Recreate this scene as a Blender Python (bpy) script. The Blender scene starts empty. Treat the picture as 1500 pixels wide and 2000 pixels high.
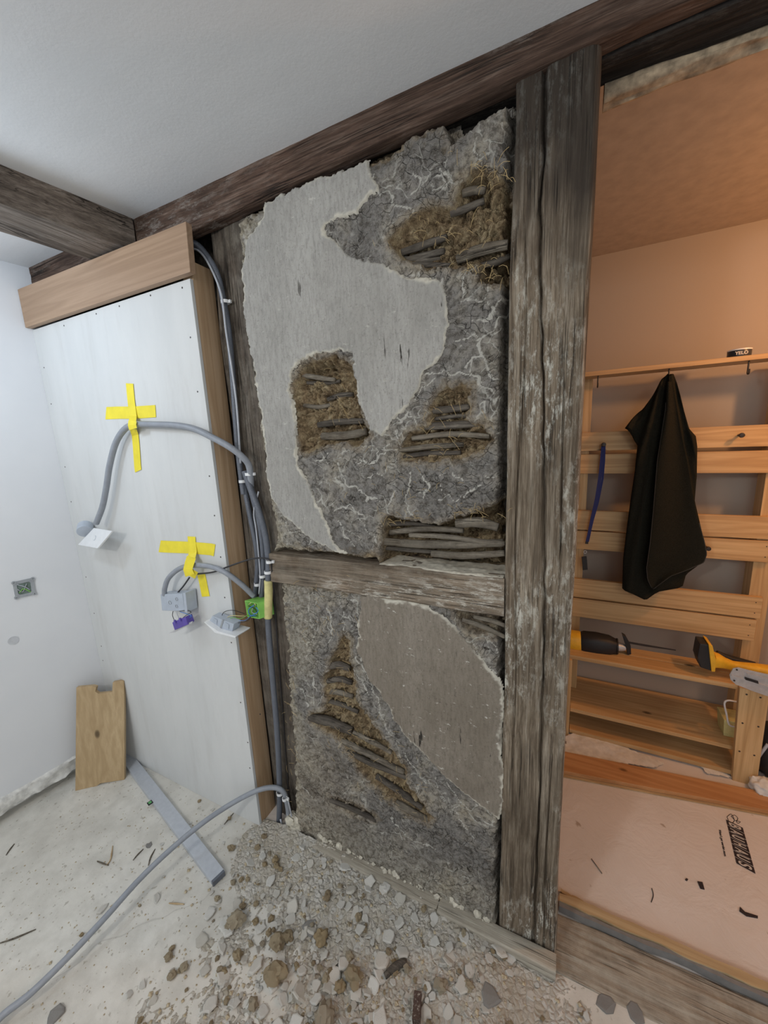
import bpy, bmesh, math, random
import numpy as np
from mathutils import Vector, Matrix
random.seed(7); rng = np.random.default_rng(11)
SC = bpy.context.scene
COL = SC.collection
PI = math.pi
# ------------------------------------------------------------------ camera
CZ = 1.6                                   # camera height above the floor
FPX = 738.8                                # focal length in pixels of a 1500 x 2000 frame
def _cam_rows(yaw, pitch, roll):
    cy, sy = math.cos(yaw), math.sin(yaw)
    f = np.array([sy*math.cos(pitch), cy*math.cos(pitch), -math.sin(pitch)])
    r = np.array([cy, -sy, 0.]); u = np.cross(r, f)
    r2 = r*math.cos(roll)+u*math.sin(roll); u2 = -r*math.sin(roll)+u*math.cos(roll)
    return np.array([r2, -u2, f])
CM = _cam_rows(*[math.radians(a) for a in (-25.82, 10.7, -2.63)])
cam_d = bpy.data.cameras.new('camera'); cam = bpy.data.objects.new('camera', cam_d); COL.objects.link(cam)
cam_d.sensor_fit = 'VERTICAL'; cam_d.sensor_height = 36; cam_d.lens = FPX*36/2000; cam_d.clip_start = .01
cam.matrix_world = Matrix([[CM[0][i], -CM[1][i], -CM[2][i], (0, 0, CZ)[i]] for i in range(3)]+[[0, 0, 0, 1]])
SC.camera = cam
SC.view_settings.view_transform = 'Standard'; SC.view_settings.look = 'None'
SC.view_settings.gamma = 1; SC.view_settings.exposure = 0.0
SC.view_settings.use_curve_mapping = False
# ------------------------------------------------------------------ world, lamps and fill light
w = bpy.data.worlds.new('world'); SC.world = w; w.use_nodes = True
w.node_tree.nodes['Background'].inputs[0].default_value = (.86, .93, 1, 1)
w.node_tree.nodes['Background'].inputs[1].default_value = .68
def area(name, loc, target, size, power, col, sy=None):
    d = bpy.data.lights.new(name, 'AREA'); d.energy = power; d.color = col; d.shape = 'RECTANGLE'
    d.size = size; d.size_y = sy or size
    o = bpy.data.objects.new(name, d); COL.objects.link(o); o.location = loc
    o.rotation_euler = (Vector(target)-Vector(loc)).to_track_quat('-Z', 'Y').to_euler(); return o
def point(name, loc, r, power, col):
    d = bpy.data.lights.new(name, 'POINT'); d.energy = power; d.color = col; d.shadow_soft_size = r
    o = bpy.data.objects.new(name, d); COL.objects.link(o); o.location = loc; return o
point('work_lamp_left', (-1.70, .25, 2.10), .09, 11, (.72, .85, 1))
point('work_lamp_behind', (-.95, -1.15, 2.15), .08, 36, (1, .97, .92))
area('fill_light_right', (.9, -1.1, 2.36), (.2, .6, .8), .5, 9, (1, .95, .87))  # added soft fill for faces turned right, such as the stud; no lamp there
point('warm_lamp', (1.25, 1.55, 2.12), .05, 26, (1, .49, .19))
# ------------------------------------------------------------------ pixel rays
def ray(px, py): return np.array([(px-750)/FPX, (py-1000)/FPX, 1.]) @ CM
O3 = np.array([0, 0, CZ])
def aY(px, py, y=1.0): v = ray(px, py); return O3+v*(y/v[1])
def aZ(px, py, z=0.0): v = ray(px, py); return O3+v*((z-CZ)/v[2])
def aX(px, py, x): v = ray(px, py); return O3+v*(x/v[0])
def aP(px, py, p0, n): v = ray(px, py); return O3+v*(np.dot(np.array(p0)-O3, n)/np.dot(v, n))
# ------------------------------------------------------------------ numpy noise
def _hash(ix, iy, iz, seed):
    h = (ix.astype(np.int64)*374761393+iy.astype(np.int64)*668265263+iz.astype(np.int64)*2147483647+seed*974634) & 0xffffffff
    h = ((h ^ (h >> 13))*1274126177) & 0xffffffff
    h = ((h ^ (h >> 16))*2246822519) & 0xffffffff
    return ((h ^ (h >> 15)) & 0xffffff)/float(0xffffff)
def vn(x, y, z=0., seed=0):
    x, y, z = np.broadcast_arrays(np.asarray(x, float), np.asarray(y, float), np.asarray(z, float))
    ix, iy, iz = np.floor(x), np.floor(y), np.floor(z)
    fx, fy, fz = x-ix, y-iy, z-iz
    s = lambda t: t*t*(3-2*t)
    fx, fy, fz = s(fx), s(fy), s(fz); r = 0
    for a in (0, 1):
        for b in (0, 1):
            for c in (0, 1):
                r = r+_hash(ix+a, iy+b, iz+c, seed)*(fx if a else 1-fx)*(fy if b else 1-fy)*(fz if c else 1-fz)
    return r*2-1
def fbm(x, y, z=0., seed=0, o=4, g=.5):
    r = 0; a = 1
    for i in range(o):
        r = r+a*vn(np.asarray(x)*2**i, np.asarray(y)*2**i, np.asarray(z)*2**i, seed+i*17); a *= g
    return r
def worley(x, y, seed=0):
    ix, iy = np.floor(x), np.floor(y); d1 = np.full(x.shape, 9.); d2 = d1.copy(); idv = np.zeros(x.shape)
    for a in (-1, 0, 1):
        for b in (-1, 0, 1):
            cx, cy = ix+a, iy+b; z = np.zeros_like(cx)
            qx = cx+_hash(cx, cy, z, seed); qy = cy+_hash(cx, cy, z+1, seed); hv = _hash(cx, cy, z+2, seed)
            d = np.hypot(qx-x, qy-y)
            n = d < d1; d2 = np.where(n, d1, np.minimum(d2, d)); idv = np.where(n, hv, idv); d1 = np.where(n, d, d1)
    return d1, d2, idv
def sdist(P, X, Z):
    """signed distance to a polygon, positive inside"""
    P = np.array(P); d = np.full(X.shape, 1e9); ins = np.zeros(X.shape, bool); n = len(P)
    for i in range(n):
        a, b = P[i], P[(i+1) % n]; e = b-a; L = e@e+1e-12
        t = np.clip(((X-a[0])*e[0]+(Z-a[1])*e[1])/L, 0, 1)
        d = np.minimum(d, np.hypot(X-a[0]-t*e[0], Z-a[1]-t*e[1]))
        c = (a[1] > Z) != (b[1] > Z)
        with np.errstate(divide='ignore', invalid='ignore'):
            xi = (b[0]-a[0])*(Z-a[1])/(b[1]-a[1]+1e-15)+a[0]
        ins ^= c & (X < xi)
    return np.where(ins, d, -d)
def ss(a, b, x): t = np.clip((x-a)/(b-a), 0, 1); return t*t*(3-2*t)
# ------------------------------------------------------------------ mesh helpers
WL = {}
def thing(name, label, cat, loc, group=None):
    o = bpy.data.objects.new(name, None); COL.objects.link(o); o.location = loc; o.empty_display_size = .05
    o['label'] = label; o['category'] = cat
    if group: o['group'] = group
    WL[o.name] = np.array(loc, float); return o
class MB:
    def __init__(s): s.V = []; s.F = []; s.n = 0
    def add(s, V, F):
        V = [tuple(map(float, v)) for v in V]; s.V += V; s.F += [tuple(i+s.n for i in f) for f in F]; s.n += len(V); return s
    def box(s, x0, x1, y0, y1, z0, z1):
        return s.add([(x0, y0, z0), (x1, y0, z0), (x1, y1, z0), (x0, y1, z0), (x0, y0, z1), (x1, y0, z1), (x1, y1, z1), (x0, y1, z1)],
                     [(0, 3, 2, 1), (4, 5, 6, 7), (0, 1, 5, 4), (1, 2, 6, 5), (2, 3, 7, 6), (3, 0, 4, 7)])
    def obox(s, c, sz, ax):
        """box with centre, size and three axis vectors"""
        c = np.array(c); ax = [np.array(a, float)/np.linalg.norm(a) for a in ax]; V = []
        for k in (-1, 1):
            for i, j in ((-1, -1), (1, -1), (1, 1), (-1, 1)):
                V.append(c+ax[0]*i*sz[0]/2+ax[1]*j*sz[1]/2+ax[2]*k*sz[2]/2)
        return s.add(V, [(0, 3, 2, 1), (4, 5, 6, 7), (0, 1, 5, 4), (1, 2, 6, 5), (2, 3, 7, 6), (3, 0, 4, 7)])
    def prism(s, P, d):
        """extrude a 3D polygon along the vector d"""
        P = [np.array(p, float) for p in P]; n = len(P); d = np.array(d, float)
        return s.add(P+[p+d for p in P], [tuple(range(n)), tuple(range(2*n-1, n-1, -1))]+[(i, i+n, (i+1) % n+n, (i+1) % n) for i in range(n)])
    def loft(s, rings, cap=True, closed=True):
        n = len(rings[0]); V = [p for r in rings for p in r]; F = []
        for i in range(len(rings)-1):
            for j in range(n if closed else n-1):
                k = (j+1) % n; F.append((i*n+j, i*n+k, (i+1)*n+k, (i+1)*n+j))
        if cap: F += [tuple(range(n-1, -1, -1)), tuple(range((len(rings)-1)*n, len(rings)*n))]
        return s.add(V, F)
    def tube(s, path, r, n=10, step=None, corr=0, period=.004, cap=True, wob=0):
        P = smooth(path, step or max(float(np.mean(r))*.9, .004)) if len(path) > 2 or corr else np.array(path, float)
        if corr:
            P = smooth(path, period/3)
        T = np.gradient(P, axis=0); T /= np.linalg.norm(T, axis=1)[:, None]+1e-12
        u = np.cross(T[0], (0.13, .31, .94)); u /= np.linalg.norm(u); rings = []
        rr = r if np.ndim(r) else np.full(len(P), r)
        if np.ndim(r): rr = np.interp(np.linspace(0, 1, len(P)), np.linspace(0, 1, len(r)), r)
        for i, p in enumerate(P):
            u = u-T[i]*(u@T[i]); u /= np.linalg.norm(u); v = np.cross(T[i], u)
            q = rr[i]*(1-(corr if i % 3 == 0 else 0))
            if wob: ph = np.array([1+wob*vn(j*1.3+9, i*.35, p[0]*30) for j in range(n)])
            else: ph = np.ones(n)
            rings.append([p+q*ph[j]*(u*math.cos(2*PI*j/n)+v*math.sin(2*PI*j/n)) for j in range(n)])
        return s.loft(rings, cap)
    def cyl(s, c, d, r, h, n=20, r2=None):
        d = np.array(d, float); d /= np.linalg.norm(d); u = np.cross(d, (.3, .5, .81)); u /= np.linalg.norm(u); v = np.cross(d, u)
        c = np.array(c, float); r2 = r if r2 is None else r2
        return s.loft([[c+q*(u*math.cos(2*PI*j/n)+v*math.sin(2*PI*j/n))+d*t for j in range(n)] for q, t in ((r, 0), (r2, h))])
    def ring(s, c, d, r1, r2, h, n=24):
        d = np.array(d, float); d /= np.linalg.norm(d); u = np.cross(d, (.3, .5, .81)); u /= np.linalg.norm(u); v = np.cross(d, u)
        c = np.array(c, float)
        R = [[c+q*(u*math.cos(2*PI*j/n)+v*math.sin(2*PI*j/n))+d*t for j in range(n)] for q, t in ((r1, 0), (r2, 0), (r2, h), (r1, h), (r1, 0))]
        return s.loft(R, cap=False)
def smooth(path, step):
    P = np.array(path, float)
    if len(P) == 2: P = np.array([P[0], (P[0]+P[1])/2, P[1]])
    Q = np.vstack([2*P[0]-P[1], P, 2*P[-1]-P[-2]]); out = []
    for i in range(1, len(Q)-2):
        n = max(2, int(np.linalg.norm(Q[i+1]-Q[i])/step))
        for k in range(n):
            t = k/n; a, b, c, d = Q[i-1], Q[i], Q[i+1], Q[i+2]
            out.append(.5*((2*b)+(-a+c)*t+(2*a-5*b+4*c-d)*t*t+(-a+3*b-3*c+d)*t**3))
    out.append(P[-1]); return np.array(out)
def emit(name, mb, mat, parent=None, label=None, cat=None, group=None, kind=None, bev=0, sm=False, attrs=None, seg=2, flip=False):
    V = np.array(mb.V); F = mb.F
    off = WL[parent.name] if parent is not None else np.array([(V[:, 0].min()+V[:, 0].max())/2, (V[:, 1].min()+V[:, 1].max())/2, V[:, 2].min()])
    me = bpy.data.meshes.new(name); me.from_pydata((V-off).tolist(), [], F)
    bm = bmesh.new(); bm.from_mesh(me)
    if bev: bmesh.ops.bevel(bm, geom=[e for e in bm.edges if len(e.link_faces) == 2 and e.calc_face_angle(0) > .5], offset=bev, segments=seg, affect='EDGES', profile=.6, clamp_overlap=True)
    if not attrs: bmesh.ops.recalc_face_normals(bm, faces=bm.faces)
    bm.to_mesh(me); bm.free()
    if attrs:
        for k, a in attrs.items():
            at = me.attributes.new(k, 'FLOAT', 'POINT'); at.data.foreach_set('value', np.asarray(a, np.float32).ravel())
    me.materials.append(mat)
    if sm is True: me.polygons.foreach_set('use_smooth', [True]*len(me.polygons))
    elif sm:
        me.polygons.foreach_set('use_smooth', [True]*len(me.polygons)); me.set_sharp_from_angle(angle=math.radians(sm))
    o = bpy.data.objects.new(name, me); COL.objects.link(o)
    if parent is not None: o.parent = parent
    else: o.location = off
    WL[o.name] = off
    if label: o['label'] = label
    if cat: o['category'] = cat
    if group: o['group'] = group
    if kind: o['kind'] = kind
    return o
def gridfaces(n, m, mask=None):
    i, j = np.meshgrid(np.arange(n-1), np.arange(m-1), indexing='ij'); a = i*m+j
    F = np.stack([a, a+m, a+m+1, a+1], -1)
    if mask is not None: F = F[mask]
    return F.reshape(-1, 4)
def compact(V, F, attrs):
    used = np.unique(F); idx = np.full(len(V), -1); idx[used] = np.arange(len(used))
    return V[used], idx[F], {k: a[used] for k, a in attrs.items()}
def beamgeo(x0, x1, y0, y1, z0, z1, axis, step=.004, seg=.008, amp=.002, seed=0, wane=(0, 0, 0, 0), rad=.006, hook=None, lamp=3.):
    """hewn timber: perimeter lofted along an axis with grain-stretched relief"""
    lo = np.array([x0, y0, z0]); hi = np.array([x1, y1, z1]); a = 'xyz'.index(axis); b, c = [(1, 2), (0, 2), (0, 1)][a]
    W, H = hi[b]-lo[b], hi[c]-lo[c]; pts = []
    cs = [(0, 0), (1, 0), (1, 1), (0, 1)]
    for k in range(4):
        p, q = np.array(cs[k], float)*(W, H), np.array(cs[(k+1) % 4], float)*(W, H); r0 = rad+wane[k]; r1 = rad+wane[(k+1) % 4]
        L = np.linalg.norm(q-p); d = (q-p)/L; nd = np.array([-d[1], d[0]])
        n = max(2, int((L-r0-r1)/step)); pts += [p+d*(r0+(L-r0-r1)*t/n) for t in range(n+1)]
        for t in (.25, .5, .75):
            th = t*PI/2; cc = q-d*r1+nd*r1; pts.append(cc+r1*(-nd*math.cos(th)+d*math.sin(th)))
    U = np.array(pts); N = len(U)
    ctr = np.array([W/2, H/2]); T = np.roll(U, -1, 0)-np.roll(U, 1, 0); nn = np.stack([T[:, 1], -T[:, 0]], 1); nn /= np.linalg.norm(nn, axis=1)[:, None]+1e-9
    M = max(3, int((hi[a]-lo[a])/seg)); s = np.linspace(lo[a], hi[a], M+1)
    S, _ = np.meshgrid(s, np.arange(N), indexing='ij'); UU = np.broadcast_to(U, (M+1, N, 2)); NN = np.broadcast_to(nn, (M+1, N, 2))
    d = amp*fbm(UU[..., 0]*90, UU[..., 1]*90, S*6, seed, 4, .6)+amp*lamp*vn(UU[..., 0]*9, UU[..., 1]*9, S*3.1, seed+5)
    P = np.zeros((M+1, N, 3)); P[..., a] = S
    P[..., b] = lo[b]+UU[..., 0]+NN[..., 0]*d; P[..., c] = lo[c]+UU[..., 1]+NN[..., 1]*d
    if hook: P = hook(P)
    return P
def beam(name, ext, axis, mat, label=None, cat=None, parent=None, kind=None, group=None, **k):
    P = beamgeo(*ext, axis, **k); mb = MB(); mb.loft([list(r) for r in P]); 
    return emit(name, mb, mat, parent, label, cat, group, kind, sm=50)
# ------------------------------------------------------------------ node helpers
class NT:
    def __init__(s, name):
        s.m = bpy.data.materials.new(name); s.m.use_nodes = True; s.t = s.m.node_tree; s.b = s.t.nodes['Principled BSDF']
        s.co = s.t.nodes.new('ShaderNodeTexCoord').outputs['Object']
    def _set(s, sock, v):
        if isinstance(v, bpy.types.NodeSocket): s.t.links.new(v, sock)
        else: sock.default_value = v
    def map(s, sc=(1, 1, 1), rot=(0, 0, 0), loc=(0, 0, 0), v=None):
        n = s.t.nodes.new('ShaderNodeMapping'); s.t.links.new(v or s.co, n.inputs[0]); n.inputs['Scale'].default_value = sc
        n.inputs['Rotation'].default_value = rot; n.inputs['Location'].default_value = loc; return n.outputs[0]
    def noise(s, v, sc, det=4, ro=.55, di=0):
        n = s.t.nodes.new('ShaderNodeTexNoise'); s.t.links.new(v, n.inputs['Vector']); n.inputs['Scale'].default_value = sc
        n.inputs['Detail'].default_value = det; n.inputs['Roughness'].default_value = ro; n.inputs['Distortion'].default_value = di; return n.outputs[0]
    def vor(s, v, sc, feat='F1', out=0, rnd=1):
        n = s.t.nodes.new('ShaderNodeTexVoronoi'); n.feature = feat; s.t.links.new(v, n.inputs['Vector']); n.inputs['Scale'].default_value = sc
        n.inputs['Randomness'].default_value = rnd; return n.outputs[out]
    def wave(s, v, sc, di=3, det=2, axis='X', dsc=1, kind='BANDS'):
        n = s.t.nodes.new('ShaderNodeTexWave'); s.t.links.new(v, n.inputs['Vector']); n.wave_type = kind
        if kind == 'BANDS': n.bands_direction = axis
        n.inputs['Scale'].default_value = sc; n.inputs['Distortion'].default_value = di; n.inputs['Detail'].default_value = det; n.inputs['Detail Scale'].default_value = dsc; return n.outputs['Fac']
    def ramp(s, f, st, interp='LINEAR'):
        n = s.t.nodes.new('ShaderNodeValToRGB'); s.t.links.new(f, n.inputs[0]); e = n.color_ramp; e.interpolation = interp
        while len(e.elements) < len(st): e.elements.new(.5)
        for k, (p, c) in enumerate(st):
            e.elements[k].position = p; e.elements[k].color = (c, c, c, 1) if not hasattr(c, '__len__') else (*c, 1)
        return n.outputs[0]
    def mix(s, f, a, b, mode='MIX'):
        n = s.t.nodes.new('ShaderNodeMix'); n.data_type = 'RGBA'; n.blend_type = mode
        s._set(n.inputs[0], f)
        for i, v in ((6, a), (7, b)): s._set(n.inputs[i], (*v, 1) if isinstance(v, tuple) and len(v) == 3 else v)
        return n.outputs[2]
    def math(s, op, a, b=0.):
        n = s.t.nodes.new('ShaderNodeMath'); n.operation = op; s._set(n.inputs[0], a); s._set(n.inputs[1], b); return n.outputs[0]
    def attr(s, name): n = s.t.nodes.new('ShaderNodeAttribute'); n.attribute_name = name; return n.outputs['Fac']
    def rand(s): return s.t.nodes.new('ShaderNodeObjectInfo').outputs['Random']
    def addv(s, v, col, k):
        n = s.t.nodes.new('ShaderNodeVectorMath'); n.operation = 'MULTIPLY_ADD'; s.t.links.new(col, n.inputs[0]); n.inputs[1].default_value = (k, k, k); s.t.links.new(v, n.inputs[2]); return n.outputs[0]
    def noisec(s, v, sc):
        n = s.t.nodes.new('ShaderNodeTexNoise'); s.t.links.new(v, n.inputs['Vector']); n.inputs['Scale'].default_value = sc; return n.outputs[1]
    def bump(s, h, st=.5, dist=.002, nrm=None):
        n = s.t.nodes.new('ShaderNodeBump'); s.t.links.new(h, n.inputs['Height']); n.inputs['Strength'].default_value = st; n.inputs['Distance'].default_value = dist
        if nrm is not None: s.t.links.new(nrm, n.inputs['Normal'])
        return n.outputs[0]
    def out(s, col, rough=.8, nrm=None, metal=0, spec=.3, coat=0, tr=0):
        s._set(s.b.inputs['Base Color'], (*col, 1) if isinstance(col, tuple) and len(col) == 3 else col)
        s._set(s.b.inputs['Roughness'], rough); s.b.inputs['Metallic'].default_value = metal
        s.b.inputs['Specular IOR Level'].default_value = spec; s.b.inputs['Coat Weight'].default_value = coat; s.b.inputs['Transmission Weight'].default_value = tr
        if nrm is not None: s.t.links.new(nrm, s.b.inputs['Normal'])
        return s.m
def plain(name, col, rough=.6, metal=0, var=.06, sc=40, bump=.1, spec=.4):
    n = NT(name); f = n.noise(n.co, sc, 5); lo = tuple(max(0, c*(1-var*2)) for c in col); hi = tuple(min(1, c*(1+var*2)) for c in col)
    return n.out(n.ramp(f, [(.3, lo), (.7, hi)]), rough, n.bump(f, bump, .001), metal, spec)
def st(axis, along, across):
    return tuple(along if a == axis else across for a in 'xyz')
def oldwood(name, axis, dark, mid, light, white=.5, wcol=(.62, .61, .55), dust=0., soot=0.):
    n = NT(name); v = n.map(st(axis, 1.5, 38)); v2 = n.map(st(axis, 6, 240)); v3 = n.map(st(axis, .35, 1))
    warp = n.addv(v, n.noisec(n.co, 3.), 1.4)
    g = n.noise(warp, 1.6, 8, .72, .3); fine = n.noise(v2, 1.0, 5, .75)
    base = n.ramp(g, [(.34, dark), (.5, mid), (.66, light)])
    base = n.mix(n.ramp(fine, [(.36, .9), (.56, 0.)]), base, dark)
    big = n.noise(n.map(st(axis, 2.2, 5)), 1.3, 5, .6)
    base = n.mix(n.ramp(big, [(.35, .55), (.6, 0.)]), base, tuple(c*.5 for c in dark))
    # flaking whitewash residue
    wn = n.noise(n.map(st(axis, 14, 42)), 1.4, 8, .78); wm = n.noise(n.map(st(axis, 1.7, 5)), 1.2, 3, .5)
    wf = n.math('MULTIPLY', n.ramp(wn, [(.50, 0.), (.60, 1.)]), n.ramp(wm, [(.46, 0.), (.62, 1.)]))
    base = n.mix(n.math('MULTIPLY', wf, white), base, wcol)
    if dust: base = n.mix(n.ramp(n.noise(n.co, 14, 6, .7), [(.35, 0.), (.7, dust)]), base, (.42, .38, .31))
    if soot:  # darker towards the top: soot, with shade under the beam painted in too
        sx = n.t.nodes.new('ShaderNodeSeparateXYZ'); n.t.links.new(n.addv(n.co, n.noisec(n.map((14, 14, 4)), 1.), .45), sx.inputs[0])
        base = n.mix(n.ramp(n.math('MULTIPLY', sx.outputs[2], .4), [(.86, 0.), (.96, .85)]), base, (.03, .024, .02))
    ck = n.noise(n.map(st(axis, .9, 75)), 1.0, 3, .5, .3)
    crack = n.ramp(ck, [(.475, 0.), (.497, 1.), (.503, 1.), (.525, 0.)])
    cm = n.math('MULTIPLY', crack, n.ramp(n.noise(n.map(st(axis, 2.4, 12)), 1.3, 2), [(.5, 0.), (.62, 1.)]))
    base = n.mix(n.math('MULTIPLY', cm, .85), base, (.015, .012, .01))
    h = n.math('ADD', n.math('MULTIPLY', g, .8), n.math('MULTIPLY', fine, .5)); h = n.math('SUBTRACT', h, n.math('MULTIPLY', cm, 1.2)); h = n.math('ADD', h, n.math('MULTIPLY', wf, .25))
    return n.out(base, .86, n.bump(h, .8, .004), 0, .2)
def newwood(name, axis, c0, c1, c2, knots=True, rough=.55, ring=9):
    n = NT(name); off = n.t.nodes.new('ShaderNodeCombineXYZ'); r = n.rand()
    for i in range(3): n.t.links.new(n.math('MULTIPLY', r, 7.3+i), off.inputs[i])
    co = n.addv(n.co, off.outputs[0], 1.)
    v = n.map(st(axis, .55, 13), v=co); warp = n.addv(v, n.noisec(n.map(st(axis, 1.2, 3), v=co), 1.), .35)
    wv = n.noise(warp, ring*.16, 2, .5, .15); wv = n.math('PINGPONG', n.math('MULTIPLY', wv, 11.), 1.)
    fine = n.noise(n.map(st(axis, 6, 260), v=co), 1., 3)
    base = n.ramp(wv, [(0., c1), (.6, c0), (1., tuple((p*.55+q*.45) for p, q in zip(c0, c2)))]); base = n.mix(n.ramp(fine, [(.3, .35), (.6, 0.)]), base, c2)
    base = n.mix(n.ramp(n.noise(n.map(st(axis, 1, 4), v=co), 1.5, 3), [(.35, .35), (.65, 0.)]), base, c2)
    if knots:
        kd = n.vor(n.map(st(axis, 4.2, 8), v=co), 1.0, 'F1'); kf = n.ramp(kd, [(.05, 1.), (.075, .7), (.11, 0.)])
        base = n.mix(kf, base, tuple(c*.33 for c in c2))
    return n.out(base, rough, n.bump(n.math('ADD', wv, fine), .12, .001), 0, .35)
# ------------------------------------------------------------------ materials
M = {}
n = NT('painted_wall'); f = n.noise(n.co, 55, 6, .6); g = n.noise(n.co, 2.3, 4)
M['wall'] = n.out(n.ramp(g, [(.3, (.68, .69, .71)), (.7, (.74, .745, .755))]), .8, n.bump(f, .12, .002), 0, .25)
n = NT('ceiling_paint'); f = n.noise(n.co, 90, 7, .7); g = n.noise(n.co, 1.7, 5); w2 = n.noise(n.map((1, 6, 1)), 3, 5, .6)
M['ceil'] = n.out(n.mix(n.ramp(w2, [(.4, 0.), (.75, .25)]), n.ramp(g, [(.3, (.66, .67, .68)), (.7, (.74, .74, .74))]), (.60, .60, .60)), .7, n.bump(f, .25, .0025), 0, .3)
n = NT('gypsum_board'); f = n.noise(n.co, 70, 7, .7); g = n.noise(n.map((2.5, 1, .7)), 2, 6, .6); st_ = n.noise(n.map((9, 9, 1.4)), 1.5, 6, .7)
c = n.ramp(g, [(.3, (.58, .59, .585)), (.7, (.66, .665, .655))]); c = n.mix(n.ramp(st_, [(.52, 0.), (.75, .4)]), c, (.50, .49, .47))
c = n.mix(n.ramp(n.noise(n.co, 160, 4, .8), [(.62, 0.), (.75, .35)]), c, (.45, .42, .38))
M['gyps'] = n.out(c, .85, n.bump(f, .18, .0015), 0, .2)
M['ledge'] = plain('rough_plaster_ledge', (.66, .65, .62), .9, var=.12, sc=45, bump=.6)
M['gypsedge'] = plain('gypsum_edge', (.60, .62, .65), .8, sc=60)
n = NT('screed'); f = n.noise(n.co, 130, 8, .75); g = n.noise(n.co, 2.2, 6, .62); v_ = n.noise(n.co, 14, 6, .6); ck = n.vor(n.addv(n.co, n.noisec(n.co, 4), .25), 1.1, 'DISTANCE_TO_EDGE')
c = n.ramp(g, [(.25, (.54, .52, .47)), (.55, (.67, .65, .595)), (.8, (.74, .725, .68))]); c = n.mix(n.ramp(v_, [(.35, .45), (.6, 0.)]), c, (.45, .43, .385))
c = n.mix(n.ramp(n.noise(n.co, 60, 3, .5), [(.64, 0.), (.70, .6)]), c, (.30, .27, .22)); c = n.mix(n.ramp(ck, [(0., .4), (.004, 0.)]), c, (.35, .33, .3))
M['screed'] = n.out(c, .92, n.bump(n.math('ADD', f, v_), .35, .003), 0, .15)
M['post'] = oldwood('weathered_post_wood', 'z', (.10, .074, .050), (.255, .203, .147), (.43, .37, .29), .9, (.66, .64, .56), soot=1)  # soot here also paints in the shade at the post top
M['rail'] = oldwood('weathered_rail_wood', 'x', (.085, .062, .042), (.25, .19, .135), (.42, .345, .265), .85, (.66, .62, .54), .3)
M['plate'] = oldwood('sooty_plate_wood', 'x', (.045, .028, .02), (.13, .080, .058), (.23, .165, .13), .4, (.40, .36, .32))
M['platey'] = oldwood('cross_beam_wood', 'y', (.10, .08, .065), (.21, .17, .14), (.32, .27, .23), .3, (.46, .42, .38))  # lightened a little, lamp glare taken into the wood colour
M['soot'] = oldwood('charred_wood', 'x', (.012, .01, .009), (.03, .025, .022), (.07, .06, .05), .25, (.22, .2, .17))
M['backpost'] = oldwood('dark_corner_post_wood', 'z', (.045, .035, .028), (.115, .092, .073), (.22, .18, .145), .3, (.42, .38, .32), .25)
M['sill'] = oldwood('dusty_sill_wood', 'x', (.22, .185, .145), (.40, .355, .285), (.54, .49, .41), .3, (.66, .62, .55), .95)
M['batten'] = oldwood('dust_covered_batten', 'x', (.34, .30, .24), (.52, .475, .395), (.64, .60, .51), .3, (.7, .66, .58), .5)
M['stud'] = newwood('planed_stud', 'z', (.56, .39, .24), (.63, .45, .29), (.38, .24, .13))
M['fascia'] = newwood('stained_fascia', 'x', (.38, .255, .165), (.44, .30, .20), (.28, .18, .115), knots=False)
M['board'] = newwood('spruce_offcut', 'z', (.47, .34, .19), (.54, .40, .235), (.36, .245, .125))
M['pinex'] = newwood('pine_slat', 'x', (.62, .40, .19), (.72, .49, .25), (.42, .24, .10), rough=.45)
M['pinez'] = newwood('pine_upright', 'z', (.62, .41, .20), (.72, .50, .26), (.44, .26, .11), rough=.45)
M['plank'] = newwood('red_pine_plank', 'x', (.55, .28, .12), (.64, .35, .16), (.40, .18, .07), rough=.4)
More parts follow.
